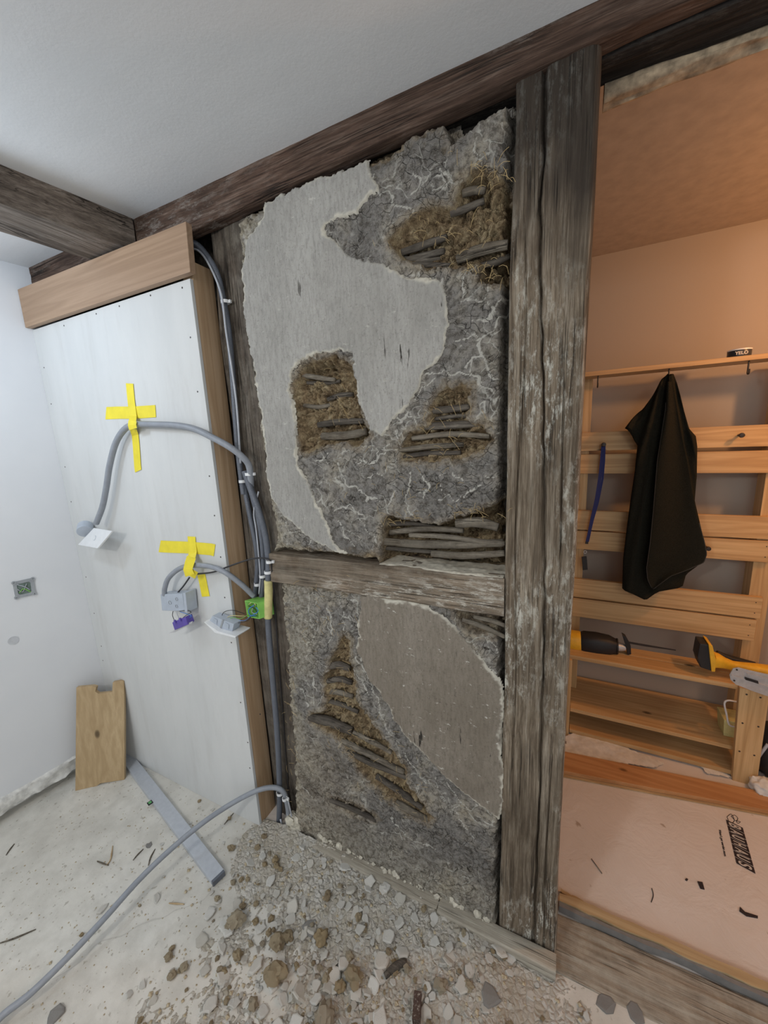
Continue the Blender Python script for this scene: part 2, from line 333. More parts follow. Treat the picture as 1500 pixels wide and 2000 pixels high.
def claymat(name, lime=0):
    n = NT(name); raw = n.attr('raw'); dst = n.attr('dust')
    wv = n.addv(n.co, n.noisec(n.co, 8), .13); wv = n.addv(wv, n.noisec(n.co, 34), .022); wv = n.addv(wv, n.noisec(n.co, 120), .004)
    g = n.noise(n.map((1, 1, 1)), 7, 7, .62); d = n.noise(n.co, 60, 8, .75); dd = n.noise(n.co, 260, 4, .7); h2 = n.noise(n.map((38, 38, 150), (0, .25, 0)), 1., 5, .6)
    c = n.ramp(g, [(.30, (.16, .15, .137)), (.47, (.275, .26, .24)), (.58, (.37, .34, .29)), (.70, (.47, .41, .31))])
    c = n.mix(n.ramp(d, [(.40, .8), (.54, 0.)]), c, (.09, .078, .065)); c = n.mix(n.ramp(dd, [(.52, 0.), (.7, .35)]), c, (.52, .49, .43))
    c = n.mix(n.ramp(h2, [(.60, 0.), (.70, .3)]), c, (.50, .46, .37))
    # lime filled cracks
    e1 = n.vor(wv, 12, 'DISTANCE_TO_EDGE'); m1 = n.noise(n.co, 6.5, 3, .5)
    wl = n.math('MULTIPLY', n.ramp(e1, [(.0, 1.), (.010, .9), (.030, 0.)]), n.ramp(m1, [(.44, 0.), (.54, 1.)])); wl = n.math('MULTIPLY', wl, n.ramp(n.noise(n.co, 38, 3), [(.38, 0.), (.50, 1.)]))
    wl2 = n.math('MULTIPLY', n.ramp(n.noise(n.co, 24, 8, .78), [(.60, 0.), (.66, 1.)]), n.ramp(n.noise(n.map(loc=(3, 1, 2)), 5, 2), [(.45, 0.), (.6, .8)]))
    e2 = n.vor(n.map((1, 1, 1.3), v=wv), 30, 'DISTANCE_TO_EDGE'); dk = n.math('MULTIPLY', n.ramp(e2, [(0., 1.), (.028, 0.)]), n.ramp(n.noise(n.co, 11, 3), [(.46, 0.), (.6, 1.)]))
    c = n.mix(n.math('MULTIPLY', n.math('MAXIMUM', n.math('MAXIMUM', wl, wl2), n.ramp(n.attr('lime'), [(.2, 0.), (.5, 1.)])), .85), c, (.62, .60, .54)); c = n.mix(n.math('MULTIPLY', dk, .75), c, (.05, .042, .035))
    rb = n.ramp(n.noise(n.co, 30, 8, .75), [(.36, (.10, .068, .04)), (.47, (.33, .24, .14)), (.56, (.47, .37, .225)), (.68, (.58, .48, .31))]); rb = n.mix(n.ramp(dd, [(.4, .4), (.6, 0.)]), rb, (.13, .09, .055))
    c = n.mix(raw, c, rb); c = n.mix(dst, c, n.ramp(d, [(.40, (.27, .235, .175)), (.50, (.44, .395, .31)), (.62, (.58, .54, .45))]))
    hh = n.math('ADD', n.math('MULTIPLY', d, 1.), n.math('MULTIPLY', g, .6)); hh = n.math('SUBTRACT', hh, n.math('MULTIPLY', dk, .8)); hh = n.math('ADD', hh, n.math('MULTIPLY', wl, .35)); hh = n.math('ADD', hh, n.math('MULTIPLY', dd, .35))
    return n.out(c, .93, n.bump(hh, 1., .008), 0, .12)
M['clay'] = claymat('clay_daub')
def coatmat(name, lo, mi, hi, speck, wfl):
    n = NT(name); ed = n.attr('edge'); g = n.noise(n.map((1, 1, .5)), 4.5, 7, .6); s1 = n.noise(n.map((120, 120, 26)), 1, 6, .75); f = n.noise(n.co, 150, 8, .8)
    c = n.ramp(g, [(.25, lo), (.5, mi), (.75, hi)]); c = n.mix(n.ramp(s1, [(.3, .5), (.55, 0.)]), c, tuple(x*.55 for x in lo))
    c = n.mix(n.ramp(f, [(.36, .55), (.46, 0.)]), c, speck)
    sc = n.noise(n.map((30, 30, 55), (0, .5, 0)), 1., 5, .7); c = n.mix(n.math('MULTIPLY', n.ramp(sc, [(.62, 0.), (.68, 1.)]), wfl), c, (.60, .58, .52))
    dk = n.math('MULTIPLY', n.ramp(n.noise(n.map((60, 60, 9)), 1., 3, .6), [(.66, 0.), (.69, 1.)]), n.ramp(n.noise(n.co, 4, 2), [(.5, 0.), (.58, 1.)]))
    c = n.mix(dk, c, (.04, .035, .03)); c = n.mix(ed, c, (.56, .53, .45))
    return n.out(c, .9, n.bump(n.math('ADD', f, s1), .45, .0025), 0, .15)
M['coat1'] = coatmat('lime_plaster', (.29, .28, .255), (.375, .362, .335), (.47, .457, .425), (.15, .14, .12), .5)
M['coat2'] = coatmat('brown_lime_plaster', (.18, .152, .118), (.245, .212, .172), (.31, .275, .23), (.08, .065, .05), .95)
M['stick'] = oldwood('wattle_bark', 'x', (.06, .048, .036), (.17, .14, .105), (.32, .28, .22), .3, (.5, .46, .38), .35)
M['stickb'] = oldwood('wattle_bark_dark', 'x', (.04, .033, .028), (.11, .092, .075), (.2, .175, .145), .15, (.4, .36, .3), .15)
M['straw'] = plain('straw', (.45, .33, .16), .8, sc=200)
M['conduit'] = plain('grey_conduit', (.27, .29, .325), .42, spec=.5, var=.04)
M['conduitd'] = plain('dark_grey_conduit', (.115, .128, .155), .36, spec=.55, var=.04)
M['cable'] = plain('grey_cable', (.42, .44, .48), .4, spec=.5)
M['black'] = plain('black_cable', (.03, .028, .03), .45)
M['white'] = plain('white_plastic', (.76, .77, .78), .35, var=.02, spec=.5)
M['greybox'] = plain('grey_plastic_box', (.42, .465, .53), .45, var=.03)
M['green'] = plain('green_plastic', (.22, .52, .10), .4, var=.05)
M['blue'] = plain('blue_wire', (.06, .22, .58), .4)
M['purple'] = plain('violet_plastic', (.11, .075, .36), .4)
M['tape'] = plain('yellow_tape', (.84, .70, .04), .55, var=.04, sc=20)
M['tapeold'] = plain('pale_yellow_wrap', (.66, .60, .27), .7, var=.1, sc=30)
M['redw'] = plain('red_wire', (.5, .1, .05), .5)
n = NT('brushed_aluminium'); f = n.noise(n.co, 60, 4); M['alu'] = n.out(n.ramp(f, [(.3, (.50, .53, .58)), (.7, (.56, .59, .64))]), .5, n.bump(f, .1, .001), .35, .5)
M['steel'] = plain('cast_steel', (.52, .52, .53), .38, .3, sc=60)
M['vial'] = plain('green_vial', (.12, .38, .14), .2)
M['socketin'] = plain('grey_green_socket', (.16, .21, .18), .7, var=.2)
M['rim'] = plain('grey_box_rim', (.33, .345, .36), .6)
M['plug'] = plain('faint_plaster_disc', (.56, .57, .59), .8)
M['yell'] = plain('tool_yellow', (.80, .45, .03), .45)
M['tblack'] = plain('tool_black', (.02, .02, .022), .5, bump=.3, sc=120)
M['knob'] = plain('dark_metal', (.035, .028, .025), .4)
M['navy'] = plain('navy_webbing', (.02, .03, .14), .8, sc=200)
n = NT('fleece'); f = n.noise(n.co, 240, 4, .8); M['fleece'] = n.out(n.ramp(f, [(.3, (.012, .012, .009)), (.7, (.028, .027, .020))]), .97, n.bump(f, .8, .003), 0, .08)
M['hem'] = plain('fleece_hem', (.045, .042, .036), .9)
M['foam'] = plain('grey_edge_foam', (.20, .19, .18), .8)
M['lam'] = newwood('split_laminate', 'x', (.50, .37, .21), (.58, .45, .27), (.34, .23, .12), knots=False)
n = NT('fleece_sheet'); f = n.noise(n.co, 9, 7, .6, .8); g = n.noise(n.co, 3, 4); bl = n.noise(n.co, 21, 3, .5)
c = n.ramp(g, [(.3, (.66, .60, .55)), (.7, (.75, .69, .65))]); c = n.mix(n.ramp(bl, [(.70, 0.), (.76, .7)]), c, (.34, .24, .16))
M['sheet'] = n.out(c, .75, n.bump(f, .5, .012), 0, .25)
M['paper'] = plain('white_paper', (.76, .75, .72), .7)
M['ink'] = plain('black_print', (.03, .022, .025), .7)
M['inkw'] = plain('pale_print', (.60, .56, .52), .7)
M['tin'] = plain('dark_tin', (.03, .035, .045), .35)
n = NT('back_wall_paint'); f = n.noise(n.co, 60, 6); M['wall2'] = n.out((.40, .345, .295), .85, n.bump(f, .15, .003), 0, .2)
M['ochre'] = plain('ochre_clay', (.36, .28, .19), .95, var=.25, sc=45, bump=.8)
M['ceil2'] = plain('beige_ceiling_paint', (.44, .355, .285), .85, var=.05, sc=20)
def dustmat(name, cols, sc=50):
    n = NT(name); r = n.rand(); f = n.noise(n.co, sc, 6, .7); c = n.ramp(r, [(i/(len(cols)-1), k) for i, k in enumerate(cols)])
    c = n.mix(n.ramp(f, [(.36, .4), (.5, 0.)]), c, tuple(x*.5 for x in cols[0])); c = n.mix(n.ramp(n.noise(n.co, sc*3, 3), [(.55, 0.), (.7, .5)]), c, (.60, .57, .5))
    return n.out(c, .93, n.bump(f, .9, .003), 0, .1)
M['flake'] = dustmat('plaster_flakes', [(.70, .665, .59), (.80, .775, .71), (.74, .715, .66), (.84, .83, .78), (.64, .61, .54)])
M['clod'] = dustmat('clay_clods', [(.40, .30, .17), (.46, .37, .24), (.32, .245, .15), (.50, .42, .29), (.38, .32, .24)], 70)
M['slate'] = dustmat('grey_fragments', [(.27, .26, .25), (.34, .33, .31)], 60)
M['brick'] = dustmat('dark_brick', [(.07, .045, .04), (.09, .06, .05)], 60)
n = NT('rubble_bed'); v = n.addv(n.co, n.noisec(n.co, 25), .02); a = n.vor(v, 60, 'F1', 1); d1 = n.vor(v, 60, 'DISTANCE_TO_EDGE'); e = n.noise(n.co, 190, 6, .8); g = n.noise(n.co, 5, 5, .6)
c = n.ramp(n.math('MULTIPLY', a, 1.), [(.1, (.62, .57, .47)), (.35, (.74, .70, .62)), (.6, (.82, .795, .74)), (.9, (.68, .63, .54))])
c = n.mix(n.ramp(g, [(.4, 0.), (.65, .55)]), c, (.62, .55, .44)); c = n.mix(n.ramp(d1, [(0., .35), (.08, 0.)]), c, (.38, .34, .27)); c = n.mix(n.ramp(e, [(.4, .3), (.5, 0.)]), c, (.48, .43, .35))
M['bed'] = n.out(c, .95, n.bump(n.math('ADD', n.ramp(d1, [(0., 0.), (.3, 1.)]), e), 1., .006), 0, .1)
M['dust'] = plain('pale_dust', (.56, .52, .43), .95, var=.12, sc=60, bump=.5)
# ------------------------------------------------------------------ structure
mb = MB().box(-2.5, 2.0, -1.6, 1.0, -.12, 0); emit('floor', mb, M['screed'], kind='structure')
mb = MB().box(-1.5, 2.0, 1.0, 2.5, -.12, .0); emit('floor', mb, M['sheet'], kind='structure')
mb = MB().box(-2.5, 2.0, -1.6, 1.0, 2.4, 2.5); emit('ceiling', mb, M['ceil'], kind='structure')
mb = MB().box(-1.5, 2.0, 1.10, 2.5, 2.45, 2.55); emit('ceiling', mb, M['ceil2'], kind='structure')
# left wall: slightly out of square, ends above a ragged plaster ledge
wx = lambda y: -2.128-.150*(.958-y)

n_ = 120; top = []; mb = MB(); ys = np.linspace(-1.6, 1.12, n_); zb = .125+.004*fbm(ys*9, 0, 0, 3)
ringsA = [[(wx(y), y, zb[i]), (wx(y), y, 2.4), (wx(y)-.12, y, 2.4), (wx(y)-.12, y, zb[i])] for i, y in enumerate(ys)]
mb.loft(ringsA); emit('wall_left', mb, M['wall'], kind='structure')
mb = MB(); ys = np.linspace(-1.6, .96, 300); hs = np.linspace(0, 1, 8)
mb.loft([[(wx(y)-.10, y, .135)]+[(wx(y)-.004+.012*(t > .12)*(1-.5*t)+.007*float(fbm(y*22, t*3, 0, 5)), y, .128-.078*t+.006*float(fbm(y*13, t, 0, 6))*t) for t in hs]+[(wx(y)-.055, y, .045), (wx(y)-.07, y, 0), (wx(y)-.10, y, 0)] for y in ys]); emit('baseboard_left', mb, M['ledge'], kind='structure', sm=60)
mb = MB().box(-2.26, -.06, 1.125, 1.17, 0, 2.45); emit('wall_back', mb, M['backpost'], kind='structure')
# other room
mb = MB().box(-1.5, 2.0, 2.35, 2.47, 0, 2.45); emit('wall_back', mb, M['wall2'], kind='structure')
mb = MB().box(1.88, 2.0, 1.17, 2.35, 0, 2.45); emit('wall_right', mb, M['wall2'], kind='structure')
mb = MB().box(-1.5, -1.4, 1.17, 2.35, 0, 2.45); emit('wall_left', mb, M['wall2'], kind='structure')
mb = MB().box(1.15, 2.0, 1.03, 1.12, 0, 2.4); emit('wall_front', mb, M['wall'], kind='structure')
# ------------------------------------------------------------------ timber frame
crk = [(1065, 110), (1062, 300), (1054, 400), (1057, 600), (1062, 800), (1063, 1000), (1063, 1200), (1055, 1500), (1048, 1700), (1042, 1840)]
CK = np.array([aY(*p) for p in crk])[::-1]; LE = np.array([aY(*p) for p in [(975, 1790), (983, 1500), (985, 1100), (992, 800), (1000, 500), (1003, 300), (1006, 150)]])
def posthook(P):
    xL = np.interp(P[..., 2], LE[:, 2], LE[:, 0]); t = (P[..., 0]+.133)/.165; P[..., 0] += (xL+.133)*(1-np.clip(t, 0, 1))
    x0 = np.interp(P[..., 2], CK[:, 2], CK[:, 0])+.0022*vn(P[..., 2]*22, 1, 2, 3); fr = P[..., 1] < 1.02
    wd = .0014+.0018*(vn(P[..., 2]*7, 4, 1, 8)+1)
    P[..., 1] += fr*.018*np.exp(-((P[..., 0]-x0)/wd)**2)
    x1 = -.100+.012*vn(P[..., 2]*2.2, 7, 1, 9); k = np.clip(vn(P[..., 2]*2.6, 3, 3, 4)*2, 0, 1); P[..., 1] += fr*.007*k*np.exp(-((P[..., 0]-x1)/.0018)**2)
    x2 = -.002+.008*vn(P[..., 2]*1.8, 7, 1, 19); k = np.clip(vn(P[..., 2]*2.1, 3, 3, 14)*2.4, 0, 1); P[..., 1] += fr*.010*k*np.exp(-((P[..., 0]-x2)/.002)**2)
    for kx, kz in ((1098, 1140), (1062, 690), (1003, 1440)):
        c = aY(kx, kz); r = np.hypot(P[..., 0]-c[0], (P[..., 2]-c[2])*.8); P[..., 1] += fr*(-.004*np.exp(-(r/.02)**2)+.005*np.exp(-(r/.005)**2))
    P[..., 0] += .004*vn(P[..., 2]*3, 2, 5, 2)*(P[..., 0] > -.02)
    return P
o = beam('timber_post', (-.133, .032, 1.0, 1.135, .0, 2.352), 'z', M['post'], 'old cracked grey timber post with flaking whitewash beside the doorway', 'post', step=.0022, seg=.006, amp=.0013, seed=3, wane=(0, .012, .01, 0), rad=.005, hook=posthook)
# top plate: reddish front board face and sooty beam behind
def platehook(P):
    z1 = 2.340+np.clip(-P[..., 0], -.1, 1.2)*-.040; P[..., 2] = np.where(P[..., 2] < 2.38, P[..., 2]-2.35+z1, P[..., 2]); return P
beam('ceiling_beam', (-1.40, 1.6, .988, 1.035, 2.35, 2.44), 'x', M['plate'], 'red-brown old beam running along the ceiling edge above the clay panel', 'beam', step=.005, seg=.01, amp=.0014, seed=9, hook=platehook)
beam('ceiling_beam', (-2.2, 1.6, 1.037, 1.118, 2.338, 2.44), 'x', M['soot'], 'soot-black beam above the doorway behind the red-brown ceiling beam', 'beam', step=.008, seg=.012, amp=.0022, seed=19)
beam('added_filler_board', (-1.10, -.134, 1.075, 1.118, 2.16, 2.335), 'x', M['soot'], 'added dark filler board in the gap above the clay infill', 'board', step=.008, seg=.012, amp=.002, seed=29)  # filler board added to keep the gap above the panel dark
beam('ceiling_beam', (-2.24, -1.41, .985, 1.03, 2.27, 2.44), 'x', M['plate'], 'short dark beam between left wall and cross beam above the fascia board', 'beam', step=.006, seg=.012, amp=.0012, seed=39)
def xhook(P): P[..., 0] += -.16*(.98-P[..., 1]); return P
beam('ceiling_beam', (-1.60, -1.398, -1.5, .984, 2.30, 2.44), 'y', M['platey'], 'brown cross beam under the ceiling running towards the left', 'beam', step=.006, seg=.014, amp=.0013, seed=49, hook=xhook)
beam('clay_strip', (.045, 1.5, 1.116, 1.15, 2.325, 2.45), 'x', M['ochre'], 'rough ochre clay strip under the ceiling of the orange-lit room', 'clay', step=.004, seg=.006, amp=.004, seed=59)
beam('timber_post', (-1.10, -.93, 1.038, 1.118, .0, 2.335), 'z', M['backpost'], 'dark old corner post behind the grey conduits', 'post', step=.004, seg=.008, amp=.0018, seed=69)
def railhook(P):
    P[..., 2] += .002*vn(P[..., 0]*7, 1, 1, 31); return P
beam('timber_rail', (-.952, -.135, .996, 1.118, 1.113, 1.2225), 'x', M['rail'], 'old horizontal timber rail between upper and lower clay panels', 'rail', step=.003, seg=.006, amp=.0011, seed=79, hook=railhook)
xs_ = np.arange(aY(728, 1098)[0], -.136, .004); ys_ = np.arange(1.000, 1.095, .004); X, Y = np.meshgrid(xs_, ys_, indexing='ij'); Zd = 1.2245+.0025*fbm(X*40, Y*40, 0, 44, 3)+.004*ss(1.05, 1.09, Y)-.006*ss(1.006, 1.0, Y)-.008*ss(xs_[0]+.03, xs_[0], X)
mb = MB(); mb.V = np.stack([X, Y, Zd], -1).reshape(-1, 3).tolist(); mb.F = [tuple(f) for f in gridfaces(*X.shape).tolist()]; emit('dust_layer', mb, M['dust'], None, 'pale dust lying on top of the rail below the exposed wattle sticks', 'dust', kind='stuff', sm=True)
# sill: rough beam in the doorway and low board in front of the infill
beam('timber_sill', (-.90, 1.5, .972, 1.13, -.05, .006), 'x', M['sill'], 'dusty hewn timber sill lying across the doorway floor', 'sill', step=.005, seg=.008, amp=.0025, seed=89)
P = beamgeo(-.845, -.335, .953, 1.0, 0, .036, 'x', seed=91, amp=.0012); mb = MB().loft([list(r) for r in P]); emit('sill_board', mb, M['batten'], None, 'left dusty batten along the foot of the clay wall', 'board', sm=50)
P = beamgeo(-.331, .034, .949, .998, 0, .038, 'x', seed=92, amp=.0012); mb = MB().loft([list(r) for r in P]); emit('sill_board', mb, M['batten'], None, 'short dusty batten ending in front of the cracked post', 'board', sm=50)
# ------------------------------------------------------------------ clay infill panels
def poly(pts, y=1.0): return [(p[0], p[2]) for p in (aY(a, b, y) for a, b in pts)]
UP_OUT = [(455, 430), (545, 378), (640, 340), (720, 305), (760, 285), (830, 243), (868, 233), (885, 262), (925, 235), (960, 213), (988, 198), (994, 260), (987, 400), (983, 600), (977, 800), (974, 1000), (976, 1120), (735, 1105), (730, 1098), (640, 1086), (600, 1083), (545, 1076), (531, 1080), (534, 1040), (524, 990), (513, 930), (503, 850), (494, 760), (483, 690), (473, 600), (465, 520)]
LO_OUT = [(543, 1130), (700, 1150), (850, 1170), (976, 1195), (975, 1400), (973, 1600), (966, 1830), (900, 1830), (800, 1800), (700, 1760), (590, 1700), (575, 1640), (573, 1560), (569, 1480), (561, 1380), (557, 1290), (550, 1220)]
COAT_UP = [(478, 470), (505, 432), (520, 395), (560, 374), (640, 342), (715, 312), (728, 350), (742, 372), (722, 385), (700, 415), (665, 420), (630, 445), (660, 478), (695, 502), (760, 520), (800, 545), (866, 542), (873, 580), (876, 620), (868, 660), (862, 700), (830, 728), (800, 790), (770, 820), (745, 852), (722, 842), (700, 790), (692, 745), (686, 693), (660, 685), (620, 690), (590, 702), (568, 722), (566, 760), (572, 800), (580, 830), (578, 880), (583, 915), (600, 940), (620, 985), (640, 1020), (650, 1062), (676, 1085), (655, 1082), (600, 1050), (560, 1012), (545, 1000), (528, 972), (520, 930), (512, 850), (507, 800), (500, 740), (489, 690), (478, 640), (473, 580), (470, 520)]
COAT_LO = [(705, 1168), (722, 1160), (760, 1168), (830, 1180), (868, 1202), (900, 1238), (935, 1282), (968, 1322), (985, 1342), (983, 1400), (979, 1450), (984, 1500), (984, 1560), (974, 1600), (950, 1585), (900, 1545), (850, 1500), (800, 1450), (770, 1410), (735, 1350), (710, 1310), (695, 1270), (701, 1210)]
HOLES = [
 ([(757, 462), (780, 430), (830, 405), (880, 400), (900, 350), (925, 325), (990, 340), (1003, 380), (1000, 480), (998, 545), (960, 548), (937, 540), (925, 515), (880, 520), (830, 518), (785, 503), (765, 483)], .034, 1),
 ([(566, 745), (585, 720), (610, 700), (650, 693), (685, 713), (692, 745), (700, 790), (712, 825), (722, 855), (700, 872), (640, 870), (600, 885), (582, 880), (578, 830), (568, 790)], .034, 1),
 ([(835, 790), (850, 765), (890, 745), (920, 758), (922, 795), (910, 815), (950, 830), (960, 860), (940, 880), (900, 893), (860, 903), (780, 900), (775, 875), (800, 845), (830, 828)], .034, 1),
 ([(745, 1012), (800, 1015), (850, 1027), (880, 1015), (930, 1000), (990, 978), (990, 1130), (735, 1120), (742, 1050)], .088, 1),
 ([(668, 1240), (682, 1252), (682, 1290), (688, 1330), (694, 1370), (745, 1440), (790, 1500), (800, 1540), (848, 1600), (830, 1612), (790, 1592), (720, 1535), (660, 1445), (603, 1412), (606, 1395), (632, 1390), (630, 1330), (638, 1300), (655, 1270)], .030, 1),
 ([(880, 1190), (990, 1190), (990, 1246), (930, 1241), (903, 1226)], .040, .6),
 ([(640, 1552), (700, 1576), (738, 1600), (720, 1608), (650, 1577)], .022, .5),
 ([(930, 505), (1003, 490), (1003, 548), (958, 552), (938, 540)], .05, .6),
 ([(588, 715), (640, 705), (650, 725), (600, 738)], .03, .5),
 ([(900, 340), (950, 345), (955, 385), (905, 392)], .03, .5)]
LIMEL = [[(955, 530), (953, 560), (950, 580), (935, 583), (905, 590)], [(905, 545), (907, 575), (900, 590)], [(950, 580), (965, 600), (955, 620), (920, 625)], [(925, 650), (935, 665), (940, 690), (925, 700), (905, 720)], [(925, 655), (905, 660), (885, 668)], [(930, 665), (960, 645), (970, 620), (985, 600)], [(965, 600), (980, 588), (990, 570)], [(940, 690), (950, 720), (962, 738), (985, 745)], [(925, 700), (918, 725), (935, 745), (965, 765)], [(830, 732), (870, 727), (920, 735)], [(850, 740), (820, 760), (806, 790)], [(795, 800), (785, 822), (770, 830)], [(775, 815), (800, 815), (815, 826)],
 [(700, 865), (740, 880), (735, 900), (720, 905), (690, 903)], [(735, 900), (760, 870)], [(715, 930), (745, 925), (760, 910)], [(795, 920), (800, 950), (790, 985), (805, 1010)], [(640, 885), (625, 898), (610, 900)], [(850, 975), (875, 970), (890, 980), (900, 968)], [(870, 975), (860, 960), (855, 935), (868, 920)], [(905, 970), (920, 955), (940, 950)], [(650, 1000), (680, 985), (715, 1010)], [(700, 1010), (720, 1040), (735, 1060)], [(660, 900), (665, 930), (680, 950), (700, 955)], [(770, 960), (760, 990), (745, 1000)], [(930, 920), (950, 935), (975, 925)], [(880, 905), (890, 930), (905, 940)], [(600, 1010), (610, 1050), (600, 1070)], [(660, 1020), (675, 1050), (690, 1070)], [(820, 925), (835, 950), (825, 975)], [(700, 955), (715, 975), (740, 978)],
 [(728, 340), (735, 370), (745, 375)], [(770, 395), (790, 410), (812, 412)], [(860, 330), (870, 345), (880, 360)], [(810, 330), (820, 360), (800, 380)], [(930, 270), (925, 300), (940, 315)],
 [(600, 1160), (605, 1200), (615, 1240)], [(615, 1240), (600, 1260), (598, 1290)], [(640, 1190), (650, 1230), (640, 1260)], [(660, 1160), (670, 1200), (668, 1240)], [(692, 1285), (720, 1330), (738, 1380), (758, 1430), (790, 1480), (830, 1530)], [(870, 1530), (900, 1570), (930, 1600), (960, 1610)], [(860, 1560), (890, 1590), (925, 1640)], [(900, 1570), (880, 1590)], [(580, 1500), (590, 1540), (610, 1560)], [(920, 1250), (950, 1300), (980, 1330)], [(940, 1240), (970, 1270), (980, 1290)], [(560, 1330), (590, 1350), (600, 1380)], [(700, 1480), (740, 1470)], [(760, 1600), (800, 1640), (850, 1660)], [(720, 1360), (700, 1330)], [(620, 1290), (606, 1320), (615, 1350)], [(680, 1170), (700, 1180), (698, 1230), (704, 1290)]]
def polydist(L, X, Z):
    d = np.full(X.shape, 1e9)
    for a, b in zip(L[:-1], L[1:]):
        a, b = np.array(a), np.array(b); e = b-a; t = np.clip(((X-a[0])*e[0]+(Z-a[1])*e[1])/(e@e+1e-12), 0, 1); d = np.minimum(d, np.hypot(X-a[0]-t*e[0], Z-a[1]-t*e[1]))
    return d
def panel(out, coat, coatname, coatmatl, root, ext, seed):
    x0, x1, z0, z1 = ext; h = .003
    xs = np.arange(x0, x1, h); zs = np.arange(z0, z1, h); X, Z = np.meshgrid(xs, zs, indexing='ij')
    wX = X+.006*fbm(X*30, Z*30, 0, seed, 4)+.003*vn(X*160, Z*160, 0, seed+3); wZ = Z+.006*fbm(X*30, Z*30, 7, seed+1, 4)+.003*vn(X*160, Z*160, 5, seed+4)
    so = sdist(poly(out), wX, wZ)
    y = 1.004-.0035*fbm(X*9, Z*9, 0, seed+5, 5, .6)-.0016*fbm(X*70, Z*70, 0, seed+6, 3, .6)
    d1, d2, cid = worley(X*28+1.2*vn(X*20, Z*20, 0, 4), Z*30+1.2*vn(X*20, Z*20, 3, 4), seed)
    y += -.005*(cid-.5)+.0065*(1-ss(0, .09, d2-d1))*np.clip(vn(X*7, Z*7, 3, seed)+.5, 0, 1)
    # lower part of the lower panel bulges with fallen plaster
    raw = np.zeros_like(X)
    lump = fbm(X*45, Z*60, 0, seed+7, 4, .6); e1, e2, ci = worley(X*42+2*vn(X*30, Z*30, 0, 9), Z*55+2*vn(X*30, Z*30, 4, 9), seed+2)
    for pts, dep, rw in HOLES:
        s = sdist(poly(pts), wX+.004*lump, wZ+.004*lump); k = ss(-.004, .012, s)
        y += k*(dep*(.55+.45*ss(.0, .03, s))+(-.020*(ci-.5)-.009*lump+.010*(1-ss(0, .12, e2-e1)))*ss(.0, .02, s)); raw = np.maximum(raw, ss(-.006, .006, s)*rw)
        rim = ss(-.02, -.006, s)*(1-ss(-.006, .002, s)); raw = np.maximum(raw, rim*.35)
    k = 1-ss(-.004, .010, so); y += .060*k; edge = (1-ss(.0, .035, so+.012*lump))*(.12+.88*ss(-.22, -.40, X))
    y += edge*(1-k)*(.012-.010*(ci-.4)); raw = np.maximum(raw, edge*.85)
    dust = ss(.25, .0, Z)*.5 if ext[2] < .5 else np.zeros_like(X)
    dust = np.maximum(dust, .8*(1-ss(.02, .05, so+.02*lump))*ss(-.78, -.86, X))
    if ext[2] < .5:
        raw = np.maximum(raw, .22*ss(.62, .35, Z)*ss(-.55, -.8, X)); leftd = ss(-.62, -.9, X); dust = np.maximum(dust, leftd*.55*ss(-.1, .3, vn(X*6, Z*6, 0, 3)))
        y += -.012*ss(.16, .02, Z)
    else: dust = np.maximum(dust, .6*ss(.9, 1.5, vn(X*4, Z*4, 2, 8)+1.)*ss(.05, -.1, sdist(poly([(455, 430), (530, 380), (560, 1085), (530, 1080)]), X, Z)*-1))
    lime = np.zeros_like(X); jx = X+.007*vn(X*55, Z*55, 0, 3)+.0025*vn(X*190, Z*190, 0, 4); jz = Z+.007*vn(X*55, Z*55, 9, 3)+.0025*vn(X*190, Z*190, 9, 4); wid = .0009+.0014*np.clip(vn(X*26, Z*26, 1, 12)+.5, 0, 1.4)
    for L in LIMEL:
        Lw_ = poly(L)
        if max(p[1] for p in Lw_) < z0 or min(p[1] for p in Lw_) > z1: continue
        lime = np.maximum(lime, np.exp(-(polydist(Lw_, jx, jz)/wid)**2))
    lime *= (1-np.clip(raw, 0, 1)); y -= .0015*lime
    keep = so > -.03; V = np.stack([X, y, Z], -1).reshape(-1, 3); n, m = X.shape
    fm = keep[:-1, :-1] & keep[1:, 1:]; F = gridfaces(n, m, fm)
    V2, F2, A = compact(V, F, {'raw': np.clip(raw, 0, 1).ravel(), 'dust': dust.ravel(), 'lime': lime.ravel()}); mb = MB(); mb.V = V2.tolist(); mb.F = [tuple(f) for f in F2.tolist()]
    emit('clay_daub', mb, M['clay'], root, attrs=A, sm=True)
    sc = sdist(poly(coat), wX, wZ); cy = 1.004-.0035*fbm(X*9, Z*9, 0, seed+5, 2, .4)-.0085*ss(-.001, .0045, sc)+.003-.0004*fbm(X*50, Z*50, 1, seed, 3)
    cy += .0012*(1-ss(0, .02, sc)); edge = (1-ss(.0035, .011, sc+.004*vn(X*60, Z*60, 2, 2)))*ss(-.45, .25, vn(X*11, Z*11, 0, 6)+.2)
    # dents in the finish coat
    V = np.stack([X, cy, Z], -1).reshape(-1, 3); k = sc > -.003; fm = k[:-1, :-1] & k[1:, 1:] & k[1:, :-1] & k[:-1, 1:]
    V2, F2, A = compact(V, gridfaces(n, m, fm), {'edge': edge.ravel()}); mb = MB(); mb.V = V2.tolist(); mb.F = [tuple(f) for f in F2.tolist()]
    emit(coatname, mb, coatmatl, root, attrs=A, sm=True)
rU = thing('clay_infill', 'upper wattle and daub clay panel with grey lime plaster remains', 'clay wall', (-.55, 1.0, 1.225), None)
rL = thing('clay_infill', 'lower wattle and daub clay panel with brown plaster patch below the rail', 'clay wall', (-.55, 1.0, .04), None)
panel(UP_OUT, COAT_UP, 'lime_plaster', M['coat1'], rU, (-1.03, -.105, 1.16, 2.34), 20)
panel(LO_OUT, COAT_LO, 'lime_plaster', M['coat2'], rL, (-1.03, -.105, .0, 1.18), 40)
